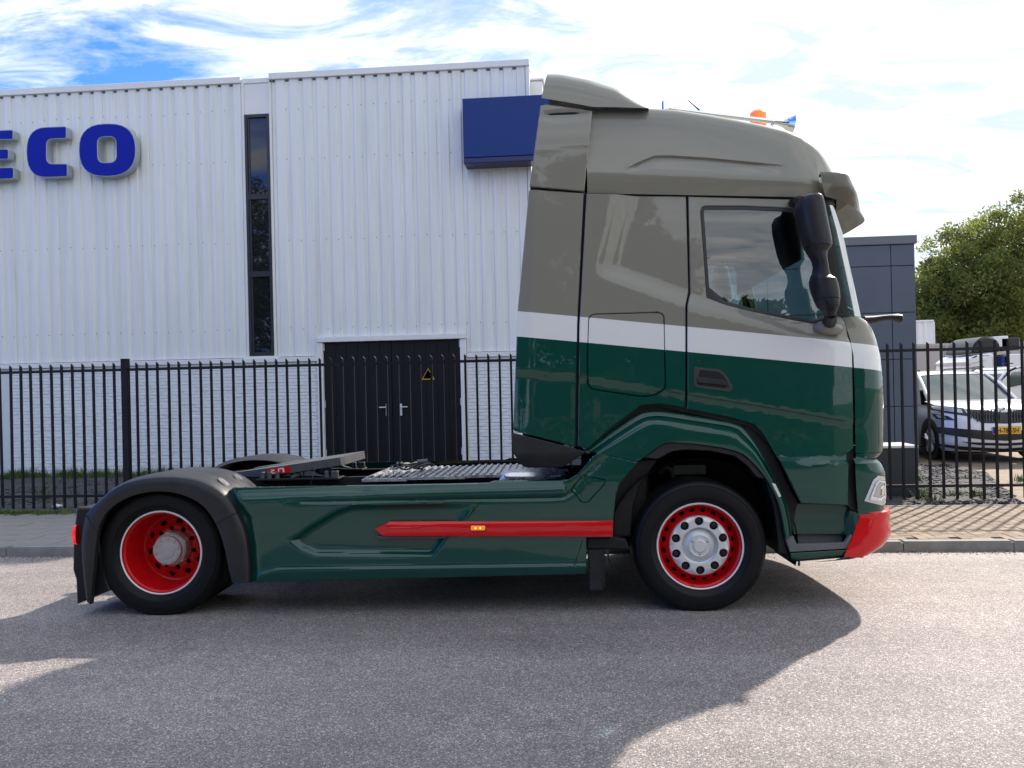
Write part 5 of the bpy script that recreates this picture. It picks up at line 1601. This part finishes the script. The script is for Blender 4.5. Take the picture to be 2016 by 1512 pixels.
bm = bmesh.new(); bmesh.ops.create_icosphere(bm, subdivisions=3, radius=.24, matrix=Matrix.Translation((xrw, 0, .48)))
part('differential', bm, m_frame)

# --- rear mudguards
def fender_curves():
    C = lambda pts, y: [Vector((T(u, v, y)[0], y, T(u, v, y)[1])) for u, v in pts]
    N_ = 48
    near = C([(170, 1180), (163, 1120), (160, 1060), (170, 1010), (194, 991), (217, 968), (250, 951), (295, 942), (338, 941), (380, 945), (410, 956), (432, 971), (449, 988), (464, 1013), (478, 1046), (485, 1085), (487, 1147)], -1.25)
    lip = C([(178, 1190), (186, 1100), (191, 1050), (197, 1030), (210, 1006), (239, 984), (275, 971), (311, 966.5), (348, 970), (385, 984), (410, 1005), (430, 1040), (443, 1080), (450, 1120), (457, 1147)], -1.245)
    near = smooth_line(near, N_, 2); lip = smooth_line(lip, N_, 2)
    mid = [a.lerp(b, .5) + Vector((0, -.012, 0)) for a, b in zip(lip, near)]
    cx, cz = xrw, .46
    def push(c, d, y):
        out = []
        for p in c:
            v = Vector((p.x-cx, 0, p.z-cz)).normalized(); out.append(Vector((p.x + v.x*d, y, p.z + v.z*d)))
        return out
    r1 = push(near, .010, -1.235); r2 = push(near, .022, -1.20); r3 = push(near, .030, -1.14); r4 = push(near, .034, -.95); r5 = push(near, .034, -.66); r6 = push(near, .0, -.60)
    inner = [Vector((p.x, -1.20, p.z)) for p in lip]
    return [inner, lip, mid, near, r1, r2, r3, r4, r5, r6]
fr = fender_curves()
f1 = grid_obj('mudguard', fr, m_fender, truck, angle=50)
f2 = mirror(f1)
# seam lines of the three-piece mudguard
def fr_strip(t):
    k = int(t*(len(fr[0])-1)); return [r[k] + (r[k] - Vector((xrw, r[k].y, .46))).normalized()*.002 for r in fr[1:9]]
for t in (.265, .80):
    tube('mudguard_seam', fr_strip(t), .0035, m_gap, truck, 6)
# small covers on the crown
for y_ in (-1.08, -.78):
    k = int(.70*(len(fr[0])-1)); p = fr[6][k]; q = fr[6][k+3]
    d = (q - p).normalized(); nrm = (p - Vector((xrw, p.y, .46))).normalized()
    bm = bmesh.new()
    o = Vector((p.x, y_, p.z)) + nrm*.006
    vs = []
    for a in [math.pi*j/8 for j in range(9)]: vs.append(bm.verts.new(o - d*math.sin(a)*.05 + Vector((0, math.cos(a)*.05, 0))))
    vs += [bm.verts.new(o + d*.10 + Vector((0, -.05, 0))), bm.verts.new(o + d*.10 + Vector((0, .05, 0)))]
    bm.faces.new(vs); bmesh.ops.solidify(bm, geom=bm.faces[:], thickness=.006)
    obj_bm('mudguard_cover', bm, m_steel, truck, smooth=False)
# mudflap and back plate
mf = region('mudflap', line([(151, 1000), (196, 1000), (193, 1060), (205, 1120), (216, 1163), (151, 1189), (149, 1142), (143, 1122), (144, 1060), (147, 1030)], -1.16), [], 1.16, m_black, truck, grid=0, th=.56, edge=.01)
mirror(mf)
tl0 = T(143.5, 1054, -1.2)
tl = lathe('tail_lamp', [(0, .030), (.020, .028), (.032, .020), (.036, 0)], m_redlens, truck, 24)
tl.rotation_euler = (0, 0, R(-75)); tl.location = (tl0[0] + .012, -1.17, tl0[1]); tl.scale = (1, 1, 2.0)
# --- side skirt
SK = line([(441.5, 968.5), (454, 961), (757, 956), (960, 952), (971, 948), (1100, 946.5), (1120, 944), (1136, 934), (1165, 902), (1176, 891.5), (1256, 910.5), (1220, 952), (1213, 972), (1208, 1023), (1207, 1058), (1155, 1059), (1154, 1130), (489, 1148), (487, 1100), (478, 1046), (464, 1008)])
groove = line([(560, 988), (680, 987.5), (737, 985), (959, 982), (1080, 981), (1112, 978), (1127, 968), (1150, 940), (1200, 896)])
topL = line([(441, 966), (757, 956), (971, 949), (1120, 944), (1136, 934), (1176, 891)])
rec = line([(567, 1064), (605, 1036), (660, 1004), (692, 993), (948, 987), (916, 1024), (884, 1056), (852, 1097), (622, 1096), (590, 1083)])
flare = line([(489, 1142), (515, 1130), (545, 1122), (700, 1119.5), (1154, 1113)])
cav = T(464, 1000); crl = line([(441, 967), (480, 1020), (489, 1075), (492, 1148)])
crl2 = line([(455, 962), (490, 1020), (500, 1075), (504, 1148)])
def pl_dist(pts, x, z): return min(seg_dist((x, z), a, b) for a, b in zip(pts, pts[1:]))
def wskirt(x, z):
    w = 1.250
    d = pl_dist(groove, x, z)
    zg = interp(groove[:6], x)
    w -= .014*math.exp(-(d/.012)**2)*ss((x - T(540, 988)[0])/.3)*ss((T(1200, 900)[0] - x)/.1)
    if x < T(1112, 980)[0]:
        zt = interp(topL, x)
        w -= .035*ss((z - (zt - .09))/.10)**1.2
        if z > zg: w += .010*ss((x - T(690, 990)[0])/.35)*math.sin(math.pi*min(1, max(0, (z-zg)/(max(.02, zt-zg)))))
    sd = poly_sd(rec, x, z)
    w -= .042*ss(sd/.045)*ss((T(950, 990)[0] - x)/.40)
    zf_ = interp(flare, x)
    w += .016*ss((zf_ + .02 - z)/.03) - .30*max(0, zf_ - z)
    # chamfered rear end
    dx = x - interp([(p[1], p[0]) for p in crl[::-1]], z)
    w -= .05*ss((.07 - dx)/.07)
    w += .002*math.sin((x+2.5)*1.3)
    return w
HT = rounded(line([(1124.5, 964), (1146, 937.5), (1191, 944.5), (1191, 952), (1157, 988.5), (1146, 989)]), .008, 2)
sk = region('side_skirt', SK, [inset(HT, -.0015)], wskirt, m_green, truck, grid=.013, edge=.005, th=.03, angle=40)
sh_ = region('skirt_hatch', inset(HT, .001), [], lambda x, z: wskirt(x, z) - .001, m_green, truck, grid=.025, edge=.003, th=.02)
region('skirt_backing', inset(HT, -.02), [], lambda x, z: wskirt(x, z) - .02, m_gap, truck, grid=0, edge=0, th=.01)
tube('skirt_seam', [(x, -(wskirt(x, z) + .001), z) for x, z in line([(948, 987), (935, 1003), (919, 1022)])], .0025, m_gap, truck, 5)
tube('skirt_seam', [(x, -(wskirt(x, z) + .001), z) for x, z in line([(1147, 1062), (1138, 1092), (1130, 1113)])], .0025, m_gap, truck, 5)
mirror(sk)
# pale edge strip under the red trim
def crease(pts):
    P = line(pts); out = []
    for (a, b) in zip(P, P[1:]):
        for q in range(12): x = a[0] + (b[0]-a[0])*q/12; z = a[1] + (b[1]-a[1])*q/12; out.append((x, -(wcab(x, z) - .001), z))
    return out
cz1 = tube('body_crease', crease([(1356, 777), (1500, 800), (1682, 832)]), .0028, m_gap, truck, 5)
cz2 = tube('body_crease', crease([(1312, 769), (1348, 776)]), .0028, m_gap, truck, 5)
cz3 = tube('body_crease', crease([(1139, 741), (1156, 744)]), .0028, m_gap, truck, 5)
tr_ = region('trim_strip', line([(741, 1056), (882, 1056), (876, 1060), (748, 1060)]), [], 1.253, m_steel, truck, grid=0, th=.02, edge=.002)
RED = line([(737.5, 1042), (766, 1027), (1100, 1025), (1207, 1024.5), (1205.5, 1056.5), (1100, 1056), (752, 1055.5)])
def wred(x, z):
    zt = T(900, 1026)[1]; zb2 = T(900, 1056)[1]; t = (z-zb2)/(zt-zb2)
    return 1.272 - .010*ss((t-.75)/.25) - .006*ss((.2-t)/.2) - .02*ss((T(766, 1030)[0] - x)/.08)
rd = region('red_side_trim', RED, [], wred, m_red, truck, grid=.02, th=.05, edge=.004, angle=25)
mirror(rd)
ML = rounded(line([(925, 1033), (957, 1033), (957, 1046), (925, 1046)], -1.275), .014, 3)
ml = region('marker_lamp', ML, [], 1.276, m_black, truck, grid=0, th=.02, edge=.003)
region('amber_lens', inset(ML, .006), [], 1.284, m_orange, ml, grid=0, th=.01, edge=.004)
for k in (-1, 1):
    cx = sum(p[0] for p in ML)/len(ML) + k*.017; cz = sum(p[1] for p in ML)/len(ML)
    region('diode', circle(cx, cz, .006, 4), [], 1.2855, mat('lit diode', (1, .7, .2), .4, emit=((1, .55, .12), 1.2)), ml, grid=0, th=.003, edge=0)
mirror(ml)
# --- front wing over the wheel
WING = line([(1178, 890), (1153, 887), (1200, 852), (1262, 812), (1300, 808), (1380, 820), (1460, 833), (1477, 850), (1482, 859), (1500, 884), (1530, 944), (1549, 979), (1555, 990), (1561, 1025), (1563, 1059), (1548, 1061), (1539, 1011), (1533, 988), (1511, 944), (1486, 914), (1462, 892), (1425, 882), (1350, 871), (1317, 871), (1300, 877), (1267, 902), (1256, 909)])
wtop = line([(1153, 887), (1200, 852), (1262, 812), (1300, 808), (1380, 820), (1460, 833), (1482, 859), (1500, 884), (1530, 944), (1549, 979), (1561, 1025), (1563, 1059)])
def wwing(x, z):
    d = pl_dist(wtop, x, z)
    w = 1.205 + .012*ss(d/.03)
    w += .038*ss((d - .042)/.045)
    w -= .010*math.exp(-((d-.040)/.007)**2)
    w -= .008*ss((d-.20)/.1)
    return w
wo_ = [(1153, 887), (1200, 852), (1262, 812), (1300, 808), (1380, 820), (1460, 833), (1482, 859), (1500, 884), (1530, 944), (1549, 979), (1561, 1025), (1563, 1059)]
wi_ = [(1256, 909), (1267, 902), (1300, 877), (1317, 871), (1360, 873), (1425, 882), (1462, 892), (1486, 914), (1511, 944), (1533, 988), (1540, 1018), (1548, 1061)]
def pair_smooth(A, B, it=2):
    A = [Vector((x, 0, z)) for x, z in line(A)]; B = [Vector((x, 0, z)) for x, z in line(B)]
    for _ in range(it):
        for L_ in (A, B):
            q = [L_[0]]
            for a, b in zip(L_, L_[1:]): q += [a.lerp(b, .2), a.lerp(b, .8)]
            q.append(L_[-1]); L_[:] = q
    return A, B
WA, WB = pair_smooth(wo_, wi_)
prof_w = [(0, 1.14), (.0005, 1.196), (.006, 1.203), (.036, 1.212), (.040, 1.204), (.044, 1.204), (.050, 1.212), (.075, 1.236), (.090, 1.247), (.10, 1.2495), (.15, 1.250)]
rows = []
for d, w in prof_w:
    r_ = []
    for a, b in zip(WA, WB):
        L_ = (b - a).length; dd = min(d, L_*.9*d/.15); p = a + (b - a).normalized()*dd if L_ > 1e-4 else a
        r_.append((p.x, -w, p.z))
    rows.append(r_)
rows.append([(a.lerp(b, .985).x, -1.248, a.lerp(b, .985).z) for a, b in zip(WA, WB)])
rows.append([(b.x, -1.243, b.z) for b in WB]); rows.append([(b.x, -1.19, b.z) for b in WB])
wg = grid_obj('wheel_arch_wing', rows, m_green, truck, angle=40)
LIP = line([(1267, 902), (1300, 877), (1317, 871), (1350, 871), (1425, 882), (1462, 892), (1486, 914), (1511, 944), (1493, 941), (1475, 919), (1450, 899), (1400, 888), (1350, 886), (1325, 889), (1297, 904)])
lp2 = region('arch_lip', rounded(LIP, .01, 2), [], 1.225, m_fender, truck, grid=.03, th=.10, edge=.006)
half([wg, lp2])
# black recess behind wing
GP = line([(1150, 889), (1200, 846), (1258, 802), (1300, 799), (1440, 822), (1488, 836), (1506, 857), (1532, 902), (1562, 966), (1577, 993), (1572, 1010), (1565, 1062), (1549, 1062), (1540, 1011), (1525, 975), (1511, 944), (1486, 914), (1462, 892), (1425, 882), (1350, 871), (1317, 871), (1300, 877), (1267, 902)])
gp_ = region('wing_recess', GP, [], 1.175, m_gap, truck, grid=0, th=.05, edge=0)
mirror(gp_)
# black inner arch edge going down to the sill
region('arch_extension', line([(1533, 988), (1539, 1011), (1548, 1061), (1560, 1104), (1552, 1094), (1538, 1092), (1536, 1060), (1528, 1000), (1511, 944), (1518, 950)]), [], 1.19, m_black, truck, grid=0, th=.35, edge=.006)
ll = region('wing_lamp', rounded(line([(1519, 951), (1526, 952), (1538, 977), (1533, 979)]), .004, 2), [], 1.256, mat('wing lamp lens', (.65, .66, .66), .12, coat=1), truck, grid=0, th=.03, edge=.002)
# wheel housing
rows = []
for y in (-1.17, -.62):
    rows.append([(.66*math.cos(a) + .02, y, .46 + .60*math.sin(a)) for a in [math.pi*k/24 for k in range(-2, 27)]])
wl = grid_obj('wheel_housing', rows, m_black, truck, angle=50)
mirror(wl)
box_obj('inner_arch_wall', -.75, .80, -.62, -.60, .38, 1.15, m_gap, truck)
box_obj('inner_arch_wall', -.75, .80, .60, .62, .38, 1.15, m_gap, truck)
box_obj('cab_underfloor', -1.2, 1.25, -1.1, 1.1, T(1400, 872)[1] + .02, T(1400, 830)[1], m_gap, truck)
# things glimpsed above the tyre
tube('air_line', [T3(1300, 930, -.75), T3(1312, 918, -.8), T3(1322, 925, -.8), T3(1326, 945, -.78)], .02, m_steel, truck)
box_obj('spring_bracket', T(1325, 925, -.8)[0], T(1390, 925, -.8)[0], -.80, -.72, T(1350, 935, -.8)[1], T(1350, 915, -.8)[1], m_steel, truck, .005)
box_obj('air_bag_box', T(1222, 930, -.95)[0], T(1275, 930, -.95)[0], -1.0, -.64, T(1240, 1040, -.95)[1], T(1240, 930, -.95)[1], m_black, truck, .02)
# --- entry steps at the cab front
xa_, za_ = T(1557, 999, -1.0)
xq0, xq1 = T(1560, 1040)[0], T(1676, 1040)[0]
ztp, zbt = T(1600, 995)[1], T(1600, 1050)[1]
region('step_back_panel', line([(1556, 990), (1678, 994), (1668, 1052), (1562, 1052)], -1.15), [], 1.15, m_green, truck, grid=.05, th=.03, edge=.004)
region('step_side_panel', line([(1652, 1048), (1674, 1004), (1690, 1010), (1694, 1020), (1682, 1050), (1675, 1060)], -1.2), [], lambda x, z: 1.11 + .11*ss((x - T(1655, 1030)[0])/.14), m_green, truck, grid=.03, th=.03, edge=.003)
zs0 = T(1600, 1080, -1.24)[1]
# step tray: tread, rim walls
tray = region('entry_step', line([(1548, 1061), (1553, 1058), (1563, 1056), (1570, 1072), (1664, 1069), (1676, 1053), (1681, 1055), (1671, 1081), (1557, 1088)]), [], 1.235, m_step, truck, grid=0, th=.03, edge=.004)
xz = lambda u, v: T(u, v, -1.22)
bm = bmesh.new(); x0, x1 = xz(1566, 1070)[0], xz(1668, 1070)[0]; zt2 = xz(1600, 1074)[1]
box(bm, x0, x1, -1.205, -1.10, zt2 - .02, zt2); obj_bm('step_tread', bm, m_step, tray, smooth=False)
bm = bmesh.new()
for i in range(16):
    for j in range(3):
        cx = x0 + .02 + (x1-x0-.04)*i/15; cy = -1.19 + .035*j + (.01 if i % 2 else 0)
        bmesh.ops.create_cone(bm, cap_ends=True, segments=8, radius1=.009, radius2=.006, depth=.008, matrix=Matrix.Translation((cx, cy, zt2 + .004)))
tag(obj_bm('tread_studs', bm, m_step, tray, smooth=False), kind='stuff')
grid_obj('step_back_wall', [[(x0 - .02, -1.10, zt2 + .06), (x1 + .02, -1.10, zt2 + .06)], [(x0, -1.105, zt2), (x1, -1.105, zt2)]], m_step, tray)
region('sill', line([(1557, 1090), (1671, 1083), (1662, 1096), (1569, 1104), (1560, 1101)]), [], lambda x, z: 1.235 - .25*max(0, T(1600, 1092)[1] - z), m_green, truck, grid=.03, th=.04, edge=.004)
region('sill_underside', line([(1553, 1092), (1560, 1102), (1569, 1105.5), (1662, 1098), (1700, 1098), (1700, 1085), (1640, 1090), (1570, 1098)], -1.18), [], 1.19, m_black, truck, grid=0, th=2.3, edge=.01)
box_obj('front_crossmember', .75, T(1690, 1050)[0], -1.08, 1.08, .34, .95, m_gap, truck, .02)
tube('tow_pin', [T3(1573, 1104, -1.1), T3(1573, 1114, -1.1)], .008, m_steel, truck, 6)
# bracket and rubber flap behind front wheel
region('flap_bracket', line([(1155, 1058), (1207, 1058), (1232, 1062), (1240, 1082), (1155, 1082)], -1.2), [], 1.2, m_black, truck, grid=0, th=.3, edge=.01)
fl = region('rubber_flap', line([(1157, 1082), (1189, 1082), (1191, 1140), (1187, 1162), (1161, 1163)], -1.21), [], 1.21, m_fender, truck, grid=0, th=.05, edge=.008)
for k in range(18):
    u, v = 1188.5, 1086 + k*4
    x, z = T(u, v, -1.21); box_obj('flap_rib', x - .005 - (.02 if k % 6 == 2 else 0), x + .012, -1.222, -1.20, z - .004, z + .004, m_fender, fl)
region('rear_arch_shield', line([(1214, 952), (1262, 906), (1300, 905), (1262, 960), (1250, 1000), (1245, 1060), (1208, 1062), (1209, 1020)], -1.18), [], 1.10, m_black, truck, grid=0, th=.45, edge=.01)

# --- chassis
xrb, xrf = xrw - .42, 1.1
ztr_ = T(700, 941, -.43)[1]
for s in (-1, 1):
    bm = bmesh.new(); y = s*.43; y2 = s*.36
    box(bm, xrb, xrf, min(y, y - s*.008), max(y, y - s*.008), ztr_ - .26, ztr_)
    box(bm, xrb, xrf, min(y - s*.0085, y2), max(y - s*.0085, y2), ztr_ - .0, ztr_ - .008 + .016)
    box(bm, xrb, xrf, min(y - s*.0085, y2), max(y - s*.0085, y2), ztr_ - .26, ztr_ - .252)
    part('chassis_rail', bm, m_frame, smooth=False)
bm = bmesh.new()
for u in list(range(822, 855, 14)) + [756, 770, 784, 798, 812, 826, 840, 885, 900, 915, 929, 944, 958, 972, 985, 1000, 1015]:
    p = T3(u, 945 - (u-800)*.012, -.44)
    bmesh.ops.create_cone(bm, cap_ends=True, segments=8, radius1=.016, radius2=.012, depth=.02, matrix=Matrix.Translation(p) @ Matrix.Rotation(R(90), 4, 'X'))
tag(part('frame_bolts', bm, m_frame), kind='stuff')
for x in (-4.2, -3.0, -1.8, -.6, .6): box_obj('cross_member', x - .05, x + .05, -.425, .425, ztr_ - .22, ztr_ - .05, m_frame, truck)
box_obj('light_block_box', xrw + .56, xrw + 1.0, -1.0, 1.0, .38, .86, m_frame, truck, .02)  # hidden box added to keep sun off the road under the chassis
for s in (-1, 1): box_obj('light_block_plate', -3.2, -.75, min(s*.47, s*1.17), max(s*.47, s*1.17), .80, .83, m_frame, truck, .01)  # plates added over the tanks to stop sun slipping down beneath the truck
box_obj('engine', -.7, .9, -.40, .40, .5, 1.05, m_frame, truck, .05)
bm = bmesh.new(); tube_bm(bm, [(-2.9, -.84, .56), (-1.0, -.84, .56)], .28, 20)
part('fuel_tank', bm, m_alu)
bm = bmesh.new(); tube_bm(bm, [(-2.9, .84, .56), (-1.0, .84, .56)], .28, 20)
part('fuel_tank', bm, m_alu)
# bright tank top glimpsed near the cab
region('air_tank', line([(982, 946), (990, 934), (1005, 931), (1120, 930), (1112, 943), (1050, 946)], -.85), [], .85, m_alu, truck, grid=0, th=.3, edge=.03)
# deck plates
def deck(u0, u1, zc0, y0=-.56, y1=.50, ribs=True, name='deck_plate'):
    x0, x1 = T(u0, 941, y0)[0], T(u1, 941, y0)[0]
    bm = bmesh.new(); box(bm, x0, x1, y0, y1, zc0 - .02, zc0)
    d = obj_bm(name, bm, m_alu, truck, smooth=False)
    if ribs:
        bm = bmesh.new(); n_ = int((x1-x0)/.052)
        for k in range(n_):
            cx = x0 + (k+.5)*(x1-x0)/n_
            v = box(bm, cx - .015, cx + .015, y0 + .03, y1 - .03, zc0 + .0005, zc0 + .013)
            for q in v[4:]: q.co.x = cx + (q.co.x - cx)*.6
        obj_bm('deck_ribs', bm, m_alu, d, smooth=False)
    return d
zd_ = T(800, 941, -.56)[1]
dk1 = deck(712, 800, zd_ - .005, name='deck_plate'); dk2 = deck(801, 916, zd_ + .004); dk3 = deck(917, 1100, zd_ + .012)
# fifth wheel
z5 = T(600, 945, -.50)[1]
for s in (-1, 1):
    y = s*.43
    x0, x1 = T(506, 944, -.50)[0], T(668, 944, -.50)[0]
    box_obj('mounting_plate', x0, x1, min(y - s*.10, y + s*.10), max(y - s*.10, y + s*.10), z5, z5 + .016, m_frame, truck, .003)
    for t in (.06, .14, .24, .84, .92, .96):
        cx = x0 + (x1-x0)*t
        if not globals().get('bolt_me'):
            bm = bmesh.new(); box(bm, -.001, .001, -.001, .001, 0, .001); bm.clear()
            prof_ = [(.021, 0), (.021, .020), (.0175, .0205), (.0175, .045), (.014, .052)]
            ns_ = 10; rg = [[bm.verts.new((r*math.cos(2*math.pi*q/ns_), r*math.sin(2*math.pi*q/ns_), z)) for q in range(ns_)] for r, z in prof_]
            for a, b in zip(rg, rg[1:]):
                for q in range(ns_): bm.faces.new((a[q], a[(q+1) % ns_], b[(q+1) % ns_], b[q]))
            bm.faces.new(rg[-1])
            ob_ = obj_bm('mounting_bolt', bm, m_steel, truck, smooth=False); bolt_me = ob_.data
        else: ob_ = link('mounting_bolt', bolt_me, truck)
        ob_.location = (cx, y + s*.05, z5 + .017)
    y5 = -.40*(-s)
    pb = region('pedestal', TL([(552, 938), (575, 930), (592, 922), (606, 922), (625, 934), (640, 938)], -.45), [], .45, m_steel, truck, grid=0, th=.04, edge=.005)
    if s > 0: pb.location.y = .86
    else: pb_near = pb
jx, jz = T(571, 937, -.452)
text_obj('cast_lettering', 'JOST', .058, m_frame, pb_near, (jx, -.452, jz), extrude=.003, sx=1.05, bold=.001)
# tilted top plate with throat
pA, pB = T(482, 925, 0.0), T(699, 893, 0.0)
dirx = Vector((pB[0]-pA[0], 0, pB[1]-pA[1])); L5 = dirx.length; ang = math.atan2(dirx.z, dirx.x)
out5 = [(L5, -.36), (L5*.98, -.44), (L5*.55, -.47), (L5*.32, -.44), (.0, -.30), (.0, -.20), (L5*.34, -.05), (L5*.48, -.04), (L5*.52, 0), (L5*.48, .04), (L5*.34, .05), (.0, .20), (.0, .30), (L5*.32, .44), (L5*.55, .47), (L5*.98, .44), (L5, .36)]
bm = bmesh.new()
vs = [bm.verts.new((x, y, 0)) for x, y in out5]
es = [bm.edges.new((vs[i], vs[(i+1) % len(vs)])) for i in range(len(vs))]
bmesh.ops.triangle_fill(bm, use_beauty=True, edges=es)
r_ = bmesh.ops.extrude_face_region(bm, geom=bm.faces[:])
for v in r_['geom']:
    if isinstance(v, bmesh.types.BMVert): v.co.z -= .065 if v.co.x > L5*.3 else .03
bmesh.ops.recalc_face_normals(bm, faces=bm.faces[:])
fp = obj_bm('fifth_wheel', bm, m_steel, truck, smooth=False); fp.location = (pA[0], 0, pA[1]); fp.rotation_euler = (0, -ang, 0)
box_obj('lock_casting', L5*.45, L5*.72, -.20, .20, -.16, -.066, m_frame, fp, .02)
for s in (-1, 1): box_obj('pivot', L5*.42, L5*.62, s*.40 - .03, s*.40 + .03, -.16, -.05, m_frame, fp, .02)
tube('release_handle', [(L5*.60, -.25, -.10), (L5*.64, -.40, -.09), (L5*.58, -.52, -.10)], .012, m_steel, fp)
lb_ = region('red_label', [(L5*.38, -.058), (L5*.56, -.058), (L5*.56, -.008), (L5*.38, -.008)], [], .4755, m_red, fp, grid=0, th=.004, edge=0)
for xx, zz2, w_, h_ in ((.40, -.05, .05, .008), (.40, -.03, .03, .012), (.40, -.05, .012, .034), (.46, -.05, .010, .034), (.46, -.024, .05, .009), (.50, -.05, .012, .03)):
    box_obj('label_mark', L5*xx, L5*xx + w_, -.4775, -.4758, zz2, zz2 + h_, m_white, lb_)
# cables on the deck
rr2 = random.Random(5)
for q in range(4):
    pts = []
    for k in range(22):
        t = k/21; u = 782 + 62*t; ph = q*1.3
        y = .05 + .10*math.sin(6.3*t*1.5 + ph); x, z = T(u, 915, .1)
        pts.append((x + .05*math.cos(9*t + ph), y, zd_ + .02 + .055*abs(math.sin(5*t + ph))))
    tube('cable', [Vector(p) for p in smooth_line(pts, 40, 1)], .007, m_black if q % 2 else m_steel, truck, 6)
tube('plug', [T3(822, 910, .05), T3(842, 908, .05)], .022, m_steel, truck, 10)
tube('thin_wire', [(T(610, 958, -.5)[0], -.5, T(610, 958, -.5)[1]), (T(615, 940, -.5)[0], -.5, T(615, 940, -.5)[1]), (T(622, 918, -.45)[0], -.45, T(622, 918, -.45)[1])], .003, m_steel, truck, 5)
tube('bright_bolt', [T3(1130, 920, -.9), T3(1131, 921, -.93)], .014, m_chrome, truck, 10)
tube('bright_bolt', [T3(1114, 930, -.9), T3(1115, 931, -.93)], .014, m_chrome, truck, 10)
box_obj('tail_beam', xrb - .05, xrb + .05, -.42, .42, .55, .70, m_frame, truck, .01)
